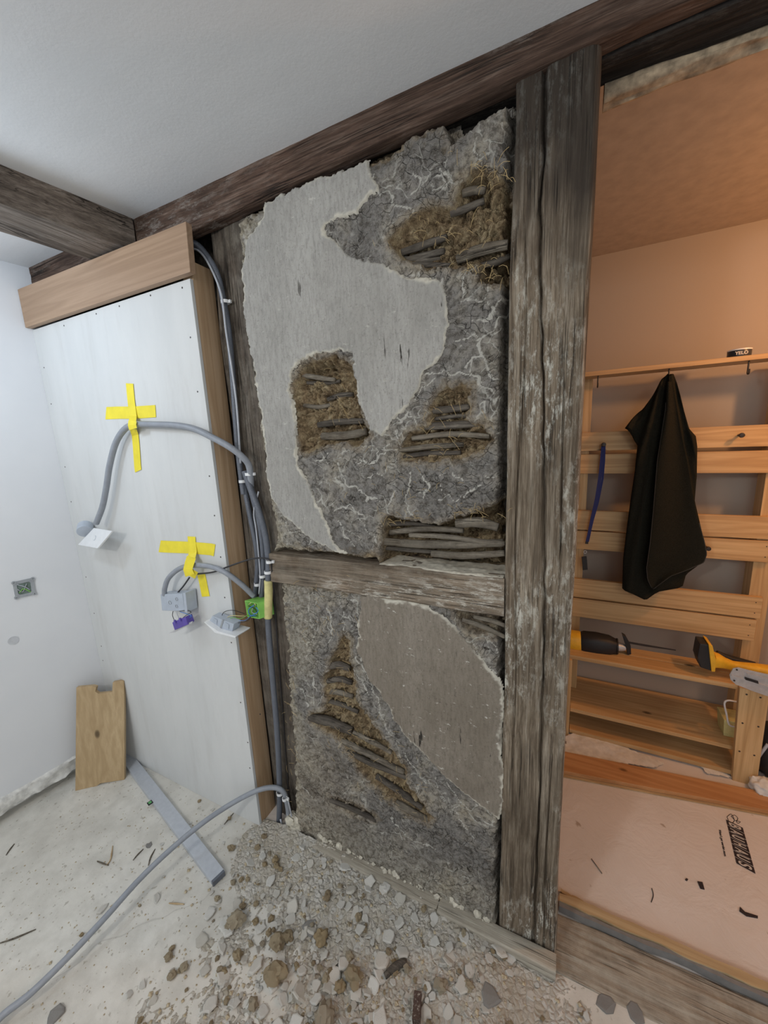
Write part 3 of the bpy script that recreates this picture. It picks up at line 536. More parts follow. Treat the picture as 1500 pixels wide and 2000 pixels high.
def stick(root, pts, thpx, y, dark=False):
    P = [aY(a, b, y+(.004*math.sin(i*2.1+a))) for i, (a, b) in enumerate(pts)]; dep = (P[0]-O3)@CM[2]; r = thpx*dep/FPX/2
    k = len(pts); mb = MB().tube(P, [r*.9, r*1.05, r, r*.85], n=14, step=.007, wob=.14); emit('wattle_stick', mb, M['stickb' if dark else 'stick'], root, sm=True)
U = [([(785, 493), (830, 478), (873, 463)], 13, 1.022, 1), ([(795, 508), (835, 498), (868, 490)], 12, 1.028, 1), ([(770, 500), (820, 510), (862, 506)], 10, 1.036, 1), ([(893, 507), (940, 488), (992, 478)], 19, 1.018, 0), ([(903, 378), (925, 372), (948, 372)], 14, 1.024, 0), ([(880, 418), (910, 408), (946, 392)], 13, 1.022, 1), ([(770, 515), (820, 517), (880, 518)], 9, 1.02, 1), ([(935, 520), (970, 512), (995, 500)], 12, 1.04, 1),
     ([(592, 733), (625, 738), (655, 742)], 9, 1.024, 0), ([(600, 748), (640, 748), (665, 744)], 7, 1.03, 1), ([(622, 830), (665, 824), (712, 822)], 12, 1.028, 1), ([(630, 852), (680, 850), (716, 842)], 15, 1.019, 0), ([(640, 780), (665, 772), (690, 770)], 9, 1.034, 1), ([(585, 790), (620, 795), (650, 790)], 8, 1.036, 0),
     ([(842, 802), (880, 799), (918, 794)], 13, 1.024, 1), ([(830, 833), (885, 830), (946, 827)], 14, 1.020, 1), ([(805, 856), (880, 848), (956, 852)], 10, 1.018, 0), ([(778, 880), (840, 872), (905, 868)], 10, 1.017, 0), ([(782, 893), (830, 886), (900, 884)], 9, 1.021, 1), ([(850, 818), (900, 812), (925, 815)], 8, 1.034, 1),
     ([(738, 1056), (810, 1062), (900, 1063), (984, 1060)], 15, 1.024, 0), ([(800, 1045), (870, 1048), (930, 1056), (986, 1061)], 9, 1.010, 0), ([(843, 1081), (910, 1085), (986, 1080)], 13, 1.020, 0), ([(762, 1040), (830, 1033), (905, 1036)], 11, 1.030, 0), ([(890, 1022), (935, 1020), (973, 1030)], 19, 1.022, 0), ([(750, 1070), (800, 1074), (860, 1079)], 8, 1.034, 1), ([(750, 1025), (800, 1022), (850, 1028)], 8, 1.04, 1)]
for s in U: stick(rU, *s)
Lw = [([(606, 1400), (645, 1410), (688, 1428)], 17, 1.014, 1), ([(648, 1436), (700, 1462), (790, 1508)], 11, 1.016, 0), ([(665, 1456), (720, 1488), (800, 1520)], 10, 1.020, 1), ([(735, 1515), (780, 1545), (825, 1578)], 11, 1.018, 1), ([(760, 1560), (800, 1582), (838, 1602)], 13, 1.020, 0), ([(903, 1210), (940, 1222), (986, 1244)], 9, 1.012, 0), ([(925, 1204), (960, 1212), (988, 1222)], 9, 1.018, 0), ([(642, 1302), (662, 1298), (684, 1306)], 13, 1.022, 1), ([(640, 1330), (665, 1326), (688, 1334)], 11, 1.024, 1), ([(636, 1350), (662, 1352), (690, 1360)], 10, 1.028, 0), ([(645, 1562), (690, 1580), (735, 1602)], 9, 1.012, 1), ([(640, 1368), (670, 1376), (700, 1390)], 9, 1.03, 1), ([(690, 1430), (730, 1450), (765, 1470)], 9, 1.012, 0)]
for s in Lw: stick(rL, *s)
def straws(root, regs, N, seed):
    r = np.random.default_rng(seed); mb = MB()
    for _ in range(N):
        cx, cy, sx, sy = regs[r.integers(len(regs))]; p = aY(cx+r.normal()*sx, cy+r.normal()*sy, .996+.014*r.random()); a = r.random()*2*PI; L = .01+.022*r.random()
        d = np.array([math.cos(a), -.25*r.random(), math.sin(a)])*L; mb.tube([p, p+d*.5+np.array([0, -.003, .003]), p+d], .0005, n=4, step=.006)
    emit('straw', mb, M['straw'], root, kind='stuff')
straws(rU, [(870, 450, 60, 30), (940, 530, 30, 12), (640, 790, 35, 40), (880, 840, 45, 35), (780, 1015, 30, 8), (930, 1005, 30, 8), (800, 950, 60, 40), (950, 340, 25, 15)], 200, 5)
straws(rL, [(665, 1330, 12, 50), (780, 1520, 35, 45), (620, 1200, 30, 30), (690, 1450, 30, 20), (570, 1400, 8, 120)], 150, 6)
# clay crumbs in front of the post edge, between panels and conduits
# ------------------------------------------------------------------ furred wall on the left
G = thing('gypsum_wall', 'white gypsum board with screws covering the left part of the timber wall', 'wall board', (-1.62, .955, 0), None)
mb = MB().prism([(-2.128, .955, 0), (-1.121, .955, 0), (-1.121, .955, 2.143), (-2.128, .955, 2.143)], (0, .0125, 0)); gb_ = emit('gypsum_board', mb, M['gyps'], G, bev=.0015)
for k, p in enumerate([(356, 562), (294, 577), (233, 598), (188, 613), (125, 636), (372, 659), (386, 765), (409, 930), (419, 1007), (431, 1088), (439, 1167), (452, 1255), (470, 1372), (484, 1450), (488, 1500), (508, 1395), (100, 789), (127, 912), (168, 1127), (184, 1198), (198, 1262), (201, 1290), (86, 718), (139, 980)]):
    c = aY(*p, .955); emit('screw', MB().cyl(c-np.array([0, .0004, 0]), (0, 1, 0), .0032, .001, 8), M['knob'], gb_)
beam('stud', (-1.168, -1.122, .969, 1.055, .0, 2.20), 'z', M['stud'], 'brown planed timber stud at the right edge of the gypsum board', 'stud', step=.012, seg=.03, amp=.0003, rad=.002, seed=4)
mb = MB(); t1 = aY(362, 432, .93); b1 = aY(372, 540, .93)
mb.prism([(-2.128, .931, 2.147), (b1[0], .931, 2.147), (t1[0], .931, 2.286), (-2.128, .931, 2.299)], (0, .022, 0)); emit('fascia_board', mb, M['fascia'], None, 'wide brown fascia board above the gypsum board', 'board', bev=.002)
# plaster splinter on the stud
# ------------------------------------------------------------------ conduits
def pxpath(pts, y):
    return [aY(a, b, (y if not hasattr(y, '__len__') else y[min(i, len(y)-1)])) for i, (a, b) in enumerate(pts)]
def conduit(pts, y, r, label, mat='conduitd', name='conduit', corr=.09, cat='conduit', group=None):
    mb = MB().tube(pxpath(pts, y), r, n=12, corr=corr, period=.005, step=.01) if corr else MB().tube(pxpath(pts, y), r, n=12, step=.01)
    return emit(name, mb, M[mat], None, label, cat, group or ('grey electrical conduits' if cat == 'conduit' else 'loose cables on the left wall'), sm=True)
conduit([(366, 474), (384, 478), (404, 500), (424, 535), (437, 590), (447, 650), (455, 740), (461, 830), (465, 880), (473, 945), (476, 965)], [1.03, 1.02]+[1.018]*9, .0105, 'ribbed grey conduit curving from behind the fascia down the corner post')
conduit([(368, 486), (388, 490), (410, 520), (432, 575), (442, 650), (461, 780), (470, 905)], [1.028, 1.01, 1.004, 1.002, 1.002, 1.0, 1.0], .0035, 'thin grey cable lying beside the upper ribbed conduit', 'cable', 'cable', 0, 'cable')
conduit([(474, 935), (480, 965), (490, 1015), (500, 1065), (503, 1105), (500, 1145), (497, 1170)], 1.024, .010, 'leftmost ribbed conduit of the bundle entering the green box')
conduit([(483, 935), (492, 965), (505, 1015), (512, 1060), (514, 1100), (513, 1140), (510, 1172)], 1.016, .010, 'middle ribbed conduit of the bundle entering the green box')
conduit([(478, 920), (489, 953), (506, 1000), (519, 1050), (524, 1100), (524, 1140), (523, 1200), (526, 1250), (532, 1320), (539, 1400), (544, 1480), (546, 1560), (545, 1605)], [.99, .992, .995]+[1.002]*10, .0115, 'long ribbed grey conduit running down the post to the floor')
conduit([(505, 960), (496, 1000), (501, 1040), (508, 1120), (506, 1160)], 1.004, .003, 'thin pale cable in front of the conduit bundle', 'cable', 'cable', 0, 'cable')
conduit([(490, 950), (487, 912), (474, 893), (450, 874), (418, 856), (380, 838), (345, 831), (305, 829), (266, 829), (244, 838), (226, 866), (214, 910), (208, 950), (200, 990), (188, 1022)], [1.0, .985, .965, .945, .936, .932, .93, .93, .932, .93, .925, .92, .918, .915, .91], .0115, 'grey conduit looping over the gypsum board to the hanging white plate', 'conduit', corr=.05)
conduit([(495, 1164), (470, 1140), (440, 1118), (410, 1106), (380, 1104), (352, 1110), (330, 1128), (322, 1148), (321, 1162)], [.99, .955, .93, .925, .92, .92, .915, .91, .91], .0098, 'grey conduit arching from the green box to the hanging grey box', 'conduit', corr=.05)
conduit([(529, 1095), (515, 1090), (490, 1092), (450, 1105), (418, 1117), (385, 1121)], [.985, .985, .97, .94, .93, .93], .003, 'black cable stretched from the post to the yellow tape', 'black', 'cable', 0, 'cable')
conduit([(370, 1128), (358, 1145), (345, 1160)], .925, .003, 'short black cable between tape and hanging grey box', 'black', 'cable', 0, 'cable')
conduit([(529, 1098), (534, 1140), (538, 1200), (545, 1300), (553, 1400), (560, 1500), (566, 1580), (575, 1612)], [.99, 1.01, 1.03, 1.03, 1.03, 1.03, 1.03, 1.02], .003, 'black cable running down beside the clay panel edge', 'black', 'cable', 0, 'cable')
# yellow wrap
mb = MB().tube(pxpath([(524, 1134), (524.5, 1160), (524, 1185), (523.5, 1206)], .999), .0150, n=18, step=.006, wob=.05); emit('tape_wrap', mb, M['tapeold'], None, 'pale yellow tape wrapped round the long vertical conduit', 'tape', sm=True)
def clip(px, py, y, r, label, tilt=0):
    c = aY(px, py, y); root = thing('cable_clip', label, 'clip', tuple(c), 'white cable clips on the corner post')
    mb = MB().ring(c-np.array([0, 0, .005]), (tilt, 0, 1), r, r+.0025, .010, 20); emit('clamp_ring', mb, M['white'], root, sm=40)
    mb = MB().obox(c+np.array([r+.004, .004, 0]), (.012, .008, .010), ((1, 0, 0), (0, 1, 0), (0, 0, 1))); emit('nail_block', mb, M['white'], root, bev=.001)
clip(440, 590, 1.016, .0115, 'white clip at the curve of the upper conduit')
clip(487, 926, .992, .0125, 'white clip on the looping conduit beside the post')
clip(474, 940, 1.020, .0115, 'white clip just left below the loop clip')
clip(526, 1097, .990, .009, 'white open clip where the black cable leaves the rail')
clip(524, 1117, 1.000, .0125, 'broad white clip above the pale yellow wrap')
clip(513, 1125, 1.010, .0105, 'white clip between the two clips of the bundle')
clip(503, 1141, 1.018, .0105, 'lowest white clip above the green box')
clip(547, 1548, .996, .0125, 'white clip behind the hose end near the floor')
clip(556, 1560, .985, .008, 'small white clip on the hose end near the floor')
# floor hose
hp = [(-60, 2060, .03), (0, 1988, .035), (60, 1940, .045), (130, 1872, .06), (200, 1798, .08), (270, 1720, .10), (330, 1662, .125), (395, 1608, .15), (450, 1571, .165)]
H = [aZ(a, b, z) for a, b, z in hp]+[aY(500, 1545, .935), aY(533, 1538, .975), aY(553, 1546, .992), aY(561, 1572, 1.0), aY(563, 1600, 1.0), aY(556, 1628, .99)]
emit('hose', MB().tube(H, .0098, n=14, step=.008), M['conduit'], None, 'long smooth grey conduit arching over the floor from bottom left', 'conduit', sm=True)
for pts, y, r, lab in [([(548, 1600), (552, 1620), (545, 1640)], .99, .004, 'left loose grey cable end at the foot of the post'), ([(562, 1560), (570, 1600), (568, 1630), (578, 1650)], .995, .003, 'right loose grey cable end at the foot of the post')]:
    conduit(pts, y, r, lab, 'cable', 'cable', 0, 'cable')
# ------------------------------------------------------------------ tape
def ribbon(mb, pts, wpx, ys, rag=0, seed=0):
    """flat strip through pixel points, width across"""
    P = np.array(pts, float); T = np.gradient(P, axis=0); T /= np.linalg.norm(T, axis=1)[:, None]; N = np.stack([-T[:, 1], T[:, 0]], 1)
    L = []; R = []
    for i in range(len(P)):
        y = ys[i] if hasattr(ys, '__len__') else ys; j = rag*((i*7+seed) % 3-1)
        L.append(aY(*(P[i]+N[i]*wpx/2+T[i]*j), y)); R.append(aY(*(P[i]-N[i]*wpx/2-T[i]*j), y))
    V = []; F = []
    for i in range(len(P)): V += [L[i], R[i], R[i]+np.array([0, -.0005, 0]), L[i]+np.array([0, -.0005, 0])]
    rings = [V[i*4:i*4+4] for i in range(len(P))]; mb.loft(rings); return mb
T1 = thing('tape_cross', 'yellow tape cross holding the looping conduit on the gypsum board', 'tape', tuple(aY(258, 830, .954)), 'yellow tape crosses')
emit('tape_strip', ribbon(MB(), [(207, 807), (230, 806), (260, 806), (290, 804), (304, 803)], 24, .9535, 1.5), M['tape'], T1)
emit('tape_strip', ribbon(MB(), [(253, 749), (254, 760), (257, 790), (260, 812), (259, 822)], 14, [.9528, .9528, .9528, .95, .93], 1), M['tape'], T1)
emit('tape_strip', ribbon(MB(), [(259, 822), (258, 830), (260, 838)], 16, [.917, .915, .917]), M['tape'], T1)
emit('tape_strip', ribbon(MB(), [(260, 838), (264, 850), (266, 870), (268, 900), (269, 913), (270, 920)], 13, [.935, .9525, .9528, .9528, .953, .953], 2), M['tape'], T1)
T2 = thing('tape_cross', 'crumpled yellow tape holding the arched conduit above the hanging grey box', 'tape', tuple(aY(370, 1110, .954)), 'yellow tape crosses')
emit('tape_strip', ribbon(MB(), [(312, 1067), (330, 1068), (360, 1069), (390, 1071), (412, 1073), (419, 1075)], 23, .9535, 1.5), M['tape'], T2)
emit('tape_strip', ribbon(MB(), [(374, 1048), (375, 1062), (377, 1078), (374, 1090)], 15, [.9528, .9528, .950, .93], 1), M['tape'], T2)
emit('tape_strip', ribbon(MB(), [(374, 1088), (370, 1100), (367, 1112), (371, 1124)], 18, [.93, .903, .903, .908]), M['tape'], T2)
emit('tape_strip', ribbon(MB(), [(369, 1114), (376, 1120), (384, 1124)], 14, [.906, .91, .92]), M['tape'], T2)
emit('tape_strip', ribbon(MB(), [(393, 1122), (396, 1135), (400, 1155), (402, 1165)], 15, .9535, 1), M['tape'], T2)
# ------------------------------------------------------------------ boxes and plates
def rot(ax, deg): return np.array(Matrix.Rotation(math.radians(deg), 3, ax))
def axes(R): return [R[:, 0], R[:, 1], R[:, 2]]
# round box with square plate, hanging at the loop end
c = aY(176, 1040, .900); root = thing('light_switch', 'white square plate on a round grey box hanging from the looping conduit', 'switch', tuple(c-np.array([0, 0, .05])))
dn = np.array([.72, -.5, -.42]); dn /= np.linalg.norm(dn); cb = aY(166, 1034, .915)
emit('round_box', MB().cyl(cb-dn*.028, dn, .030, .045, 28), M['greybox'], root, bev=.003, sm=40)
Pq = [aY(152, 1064, .895), aY(183, 1031, .915), aY(219, 1037, .885), aY(190, 1071, .865)]; pn = np.cross(Pq[1]-Pq[0], Pq[3]-Pq[0]); pn /= np.linalg.norm(pn); pn = pn if pn[1] > 0 else -pn
emit('face_plate', MB().prism(Pq, pn*.007), M['white'], root, bev=.0015)
pc = np.mean(Pq, 0); emit('button_ring', MB().ring(pc-pn*.0008, pn, .009, .011, .001, 24), M['greybox'], root); emit('button', MB().cyl(pc-pn*.0016, pn, .009, .002, 24), M['white'], root, sm=40)
# double grey box
def face_box(name, quad, y, depth, mat, label, cat, wires=None, bev=.003):
    P = [aY(a, b, y) for a, b in quad]; c = np.mean(P, 0); r = thing(name, label, cat, tuple(c-np.array([0, 0, .03])))
    sh = emit('shell', MB().prism(P, (0, depth, 0)), M[mat], r, bev=bev); return r, P, sh
r, P, sh_ = face_box('junction_box', [(313, 1161), (356, 1160), (361, 1194), (316, 1193)], .905, .042, 'greybox', 'grey double box hanging from the arched conduit under the tape', 'box')
for (a, b, q) in ((332, 1177, .0085), (345, 1170, .007), (345, 1184, .007)):
    emit('knockout', MB().ring(aY(a, b, .9045), (0, -1, 0), q-.001, q, .0012, 24), M['rim'], sh_)
emit('rim', MB().prism([aY(357, 1158, .903), aY(362, 1158, .903), aY(366, 1196, .903), aY(361, 1196, .903)], (0, .046, 0)), M['greybox'], r, bev=.001)
# violet socket insert with hanging wires
r = thing('socket_insert', 'violet socket insert dangling below the grey double box', 'socket', tuple(aY(352, 1232, .90)))
emit('insert_body', MB().prism([aY(336, 1216, .89), aY(362, 1205, .89), aY(367, 1220, .89), aY(341, 1231, .89)], (0, .03, 0)), M['purple'], r, bev=.002)
for q in ((342, 1214), (352, 1210)): emit('terminal', MB().obox(aY(*q, .888), (.009, .006, .013), ((1, 0, .4), (0, 1, 0), (-.4, 0, 1))), M['purple'], r, bev=.001)
emit('mounting_frame', MB().prism([aY(329, 1237, .895), aY(340, 1231, .895), (aY(376, 1213, .895)), aY(375, 1217, .895), aY(342, 1235, .895)], (0, .002, 0)), M['steel'], r)
for k, (pts, m) in enumerate([([(338, 1194), (337, 1202), (341, 1213)], 'black'), ([(350, 1194), (366, 1192), (373, 1196), (366, 1200), (358, 1206)], 'black'), ([(352, 1195), (368, 1200), (374, 1203), (368, 1208), (362, 1210)], 'blue'), ([(345, 1195), (347, 1202), (350, 1208)], 'cable')]):
    emit('wire', MB().tube(pxpath(pts, .905), .0013, n=6, step=.004), M[m], r, sm=True)
# green box on the post
r = thing('junction_box', 'open green junction box full of wires on the post', 'box', tuple(aY(497, 1212, 1.0)))
gx = [aY(478, 1173, .968), aY(503, 1178, .968), aY(507, 1209, .968), aY(483, 1205, .968)]; hi_ = np.array([.028, .048, .002]); mb = MB()
for i in range(4):
    a, b = gx[i], gx[(i+1) % 4]; nrm = np.mean(gx, 0); ai = a+(nrm-a)*.10; bi = b+(nrm-b)*.10; mb.add([a, b, bi, ai, a+hi_, b+hi_, bi+hi_, ai+hi_], [(0, 1, 2, 3), (4, 7, 6, 5), (0, 4, 5, 1), (3, 2, 6, 7), (0, 3, 7, 4), (1, 5, 6, 2)])
mb.prism([g_+hi_*.93 for g_ in gx], hi_*.07); sh_ = emit('shell', mb, M['green'], r)
for t in (.3, .72): q = gx[1]+(gx[2]-gx[1])*t+hi_*.5; emit('knockout', MB().ring(q, (1, -.58, 0), .0055, .0068, .0012, 20), M['green'], sh_)
for k, (pts, yy, m) in enumerate([([(496, 1182), (486, 1190), (488, 1201), (500, 1203)], .972, 'blue'), ([(498, 1178), (492, 1195), (503, 1200)], .98, 'cable'), ([(484, 1183), (496, 1188), (502, 1196)], .975, 'black'), ([(500, 1186), (504, 1194), (488, 1205)], .968, 'blue'), ([(486, 1180), (494, 1176), (500, 1182)], .975, 'tapeold')]):
    emit('wire', MB().tube(pxpath(pts, yy), .0016, n=6, step=.004), M[m], r, sm=True)
# grey double switch with white plate, hanging by wires
r = thing('light_switch', 'grey double switch with white plate hanging by wires left of the green box', 'switch', tuple(aY(432, 1240, .92)))
sw = [aY(414, 1203, .905), aY(457, 1219, .905), aY(452, 1238, .905), aY(406, 1219, .905)]; emit('switch_body', MB().prism(sw, (0, .035, 0)), M['greybox'], r, bev=.002)
emit('divider', MB().prism([aY(434, 1210, .9035), aY(437, 1211, .9035), aY(431, 1231, .9035), aY(428, 1230, .9035)], (0, .002, 0)), M['rim'], r)
for q in ((420, 1213), (443, 1222)): emit('rocker', MB().obox(aY(*q, .9035), (.020, .002, .020), ((1, 0, -.35), (0, 1, 0), (.3, 0, 1))), M['greybox'], r, bev=.0008)
emit('face_plate', MB().prism([aY(398, 1215, .885), aY(403, 1218, .885), aY(425, 1233, .885), aY(461, 1243, .885), aY(459, 1246, .885), aY(420, 1236, .885)], (0, .070, 0)), M['white'], r, bev=.0008)
for k, (pts, m) in enumerate([([(432, 1210), (437, 1196), (455, 1192), (478, 1199)], 'black'), ([(440, 1212), (455, 1206), (470, 1208), (484, 1201)], 'green'), ([(436, 1211), (450, 1203), (468, 1203), (480, 1203)], 'tapeold'), ([(448, 1216), (462, 1212), (478, 1212), (488, 1204)], 'blue'), ([(452, 1219), (470, 1216), (484, 1212), (490, 1204)], 'black')]):
    emit('wire', MB().tube(pxpath(pts, [.925, .93, .945, .965]), .0012, n=6, step=.005), M[m], r, sm=True)
# left wall socket and blank disc
WN = np.array([1., .15*-1, 0]); WN /= np.linalg.norm(WN); WP0 = (wx(.958), .958, 0)
def aW(px, py, off=0.): return aP(px, py, np.array(WP0)+WN*off, WN)
c = aW(46, 1149); tz = np.array([0, 0, 1.]); ty = np.cross(tz, WN)
r = thing('socket_box', 'empty square flush box with rounded corners in the left wall', 'socket', tuple(c-tz*.04))
mb = MB().ring(c, WN, .024, .034, .004, 32); Q = [aW(*q) for q in ((24, 1137), (65, 1128), (69, 1160), (30, 1169))]
sq = []
for i in range(4):
    a, b = Q[i], Q[(i+1) % 4]; sq += [a+(b-a)*.12, a+(b-a)*.5, a+(b-a)*.88]
inner = [c+(q-c)*.66 for q in sq]; ou = sq; k = len(ou)
mb = MB().loft([[p for p in ou], [p+WN*.005 for p in ou], [p+WN*.005 for p in inner], [p+WN*.001 for p in inner]], cap=False); rm_ = emit('rim', mb, M['rim'], r)
emit('cavity', MB().prism([p+WN*.0012 for p in inner], WN*.0006), M['socketin'], r)
for q in Q: emit('screw_lug', MB().ring(c+(q-c)*.90+WN*.003, WN, .003, .0075, .004, 14), M['rim'], rm_)
for pts, m in (([(34, 1142), (48, 1146), (58, 1152)], 'cable'), ([(38, 1158), (46, 1150), (60, 1156)], 'green'), ([(33, 1150), (44, 1156), (52, 1140)], 'rim')):
    emit('wire', MB().tube([aW(a, b, .004) for a, b in pts], .002, n=6, step=.005), M[m], r, sm=True)
c = aW(26, 1251); emit('blank_cover', MB().cyl(c, WN, .0185, .002, 32), M['plug'], None, 'faint round grey disc low on the left wall', 'cover', sm=40)
# ------------------------------------------------------------------ offcut board and spirit level
bl, br = aZ(147, 1545), aZ(243, 1523); e = br-bl; e /= np.linalg.norm(e); nb = np.array([e[1], -e[0], 0]); tilt = math.radians(9)
N_ = nb*math.cos(tilt)+np.array([0, 0, 1])*math.sin(tilt)
op = [(147, 1545), (180, 1537), (184, 1539), (196, 1530), (243, 1523), (243, 1400), (242, 1330), (236, 1330), (220, 1333), (219, 1352), (192, 1355), (186, 1351), (188, 1342), (181, 1340), (149, 1343), (148, 1440)]
emit('board_offcut', MB().prism([aP(a, b, bl, N_) for a, b in op], -N_*.020), M['board'], None, 'notched pale wooden board leaning in the left corner', 'board', bev=.0008)
zt = .024; lv = [aZ(246, 1460, zt), aZ(437, 1697, zt), aZ(412, 1722, zt), aZ(222, 1460, zt)]
A0 = (aZ(437, 1697, zt)+aZ(412, 1720, zt))/2; A1 = aZ(252, 1483, zt); dl = A1-A0; dl[2] = 0
A1 = A0+dl/np.linalg.norm(dl)*.98; dl = (A1-A0)/np.linalg.norm(A1-A0); wl = np.array([dl[1], -dl[0], 0])*np.linalg.norm(aZ(437, 1697, zt)-aZ(412, 1720, zt))
r = thing('spirit_level', 'long grey aluminium spirit level lying on the dusty floor', 'spirit level', tuple((A0+A1)/2*np.array([1, 1, 0])))
dz = np.array([0, 0, 1.]); Wd = np.linalg.norm(wl); mid = (A0+A1)/2; 
mb = MB().obox(mid-dz*.012, (.98, Wd, .022), (dl, wl, dz)); emit('body', mb, M['alu'], r, bev=.0015)
emit('end_cap', MB().obox(A0-dz*.012-dl*.004, (.012, Wd*.96, .020), (dl, wl, dz)), M['conduitd'], r, bev=.001)
gc = aZ(293, 1568, zt); emit('vial_window', MB().obox(gc, (.022, .020, .003), (dl, wl, dz)), M['tblack'], r, bev=.001); emit('vial', MB().obox(gc+dz*.002, (.013, .012, .003), (dl, wl, dz)), M['vial'], r, bev=.001)
# ------------------------------------------------------------------ other room: pallet bench and rack
YS = 2.19
R2 = thing('pallet_rack', 'pine pallet rack with bench shelf against the far wall', 'rack', (.42, 2.15, 0))
def slat(x0, x1, z0, z1, y0=YS, th=.02, m='pinex', parent=R2, name='slat', bev=.0015):
    return emit(name, MB().box(x0, x1, y0, y0+th, z0, z1), M[m], parent, bev=bev)
def zz(px, py, y=YS): return aY(px, py, y)[2]
for (a, b, c_, d_, xr) in [((1140, 845), (1137, 881), 0, 0, 1.15), ((1136, 888), (1134, 925), 0, 0, 1.15), ((1130, 997), (1129, 1034), 0, 0, .846), ((1129, 1037), (1128, 1072), 0, 0, .846), ((1122, 1130), (1120, 1165), 0, 0, .838), ((1120, 1168), (1118, 1203), 0, 0, .828)]:
    o_ = slat(.03, xr, zz(*b), zz(*a))
    for xx in (.80, ):
        if xr < 1:
            for q in (.25, .75): emit('nail', MB().cyl((xr-.022, YS+.001, zz(*b)+(zz(*a)-zz(*b))*q), (0, -1, 0), .0025, .0015, 8), M['knob'], o_)
emit('upright', MB().box(.045, .107, YS+.021, YS+.10, 0, 1.86), M['pinez'], R2, bev=.002)
emit('upright', MB().box(.795, .865, YS+.021, YS+.10, 0, 1.86), M['pinez'], R2, bev=.002)
s1 = emit('top_shelf', MB().box(.03, 1.2, YS-.09, YS+.03, 1.852, 1.872), M['pinex'], R2, bev=.002)
# bench planks
zs_ = .468
emit('seat_plank', MB().box(.03, .735, 2.005, 2.10, zs_-.022, zs_), M['pinex'], R2, bev=.002)
emit('seat_plank', MB().box(.03, .80, 2.106, 2.185, zs_-.022, zs_), M['pinex'], R2, bev=.002)
fp_ = emit('front_post', MB().prism([aY(1430, 1528, 1.985), aY(1478, 1535, 1.985), aY(1503, 1356, 1.985), aY(1445, 1343, 1.985)], (0, .022, 0)), M['pinez'], R2, bev=.002)
emit('front_post', MB().box(.035, .072, 1.99, 2.06, .0, zs_-.022), M['pinez'], R2, bev=.002)
for px, py in ((1458, 1356), (1485, 1362), (1450, 1412), (1481, 1419), (1444, 1467), (1473, 1475)): emit('nail', MB().cyl(aY(px, py, 1.986), (0, -1, 0), .004, .0015, 10), M['knob'], fp_)
# lower shelf planks
emit('low_shelf', MB().box(.075, .80, 2.02, 2.335, .130, .150), M['pinex'], R2, bev=.002)
emit('low_shelf', MB().box(.075, .80, 2.005, 2.30, .012, .034), M['pinex'], R2, bev=.002)
# pegs
for px, py, lab in ((1178, 868, 'dark round peg on the top slat carrying the lanyard'), (1443, 850, 'bare dark round peg at the right of the top slat'), (1379, 1068, 'dark round peg half hidden behind the fleece edge')):
    c = aY(px, py, YS); rt = thing('coat_peg', lab, 'peg', tuple(c), 'dark round coat pegs'); emit('shank', MB().cyl(c, (0, -1, 0), .005, .03, 12), M['knob'], rt, sm=40); emit('knob', MB().cyl(c-np.array([0, .03, 0]), (0, -1, 0), .011, .010, 18, .009), M['knob'], rt, bev=.002, sm=40)
for px, py, lab in ((1168, 738, 'left black hook under the top shelf board'), (1307, 722, 'black hook carrying the dark fleece'), (1463, 705, 'right black hook under the top shelf below the tin')):
    p = aY(px, py, YS-.075); p[2] = 1.852; q = p-np.array([0, 0, .05]); emit('shelf_hook', MB().tube([p, p*.5+q*.5, q, q+np.array([0, -.014, .0]), q+np.array([0, -.016, .016])], .003, n=8, step=.004), M['knob'], None, lab, 'hook', 'black hooks under the top shelf', sm=True)
# tin
tq = [aY(1424, 697, YS-.06), aY(1472, 692, YS-.06)]; xm = (tq[0][0]+tq[1][0])/2; wt = tq[1][0]-tq[0][0]
r = thing('tin', 'flat dark tin with white lettering on the top shelf', 'tin', (xm, YS-.06, 1.873))
emit('tin_body', MB().cyl((xm, YS-.035, 1.873), (0, 0, 1), wt/2, .026, 36), M['tin'], r, sm=40, bev=.001); emit('tin_lid', MB().cyl((xm, YS-.035, 1.8992), (0, 0, 1), wt/2+.001, .005, 36), M['white'], r, sm=40)
def text(body, size, mat, parent, name, origin, xd, yd, ext=.0003, shear=0, space=1, bold=0, fit=None):
    c = bpy.data.curves.new(name, 'FONT'); c.body = body; c.size = size; c.extrude = ext; c.shear = shear; c.align_x = 'CENTER'; c.align_y = 'CENTER'; c.space_character = space; c.offset = bold
    t = bpy.data.objects.new('tmp', c); COL.objects.link(t); bpy.context.view_layer.update(); me = bpy.data.meshes.new_from_object(t.evaluated_get(bpy.context.evaluated_depsgraph_get())); bpy.data.objects.remove(t)
    xd = np.array(xd, float)/np.linalg.norm(xd); zd = np.cross(xd, yd); zd /= np.linalg.norm(zd); yd = np.cross(zd, xd)
    off = WL[parent.name]; kx = ky = 1
    if fit: X_ = [v.co.x for v in me.vertices]; Y_ = [v.co.y for v in me.vertices]; kx, ky = fit[0]/(max(X_)-min(X_)), fit[1]/(max(Y_)-min(Y_)); cx_, cy_ = (max(X_)+min(X_))/2, (max(Y_)+min(Y_))/2
    else: cx_ = cy_ = 0
    for v in me.vertices: v.co.x = (v.co.x-cx_)*kx; v.co.y = (v.co.y-cy_)*ky
    for v in me.vertices: v.co = Vector(np.array(origin)+xd*v.co.x+yd*v.co.y+zd*v.co.z-off)
    me.materials.clear(); me.materials.append(mat); o = bpy.data.objects.new(name, me); COL.objects.link(o); o.parent = parent; return o
text('YELO', .017, M['inkw'], r, 'lettering', (xm-.004, YS-.035-wt/2-.0008, 1.886), (1, 0, 0), (0, 0, 1), bold=.0006)
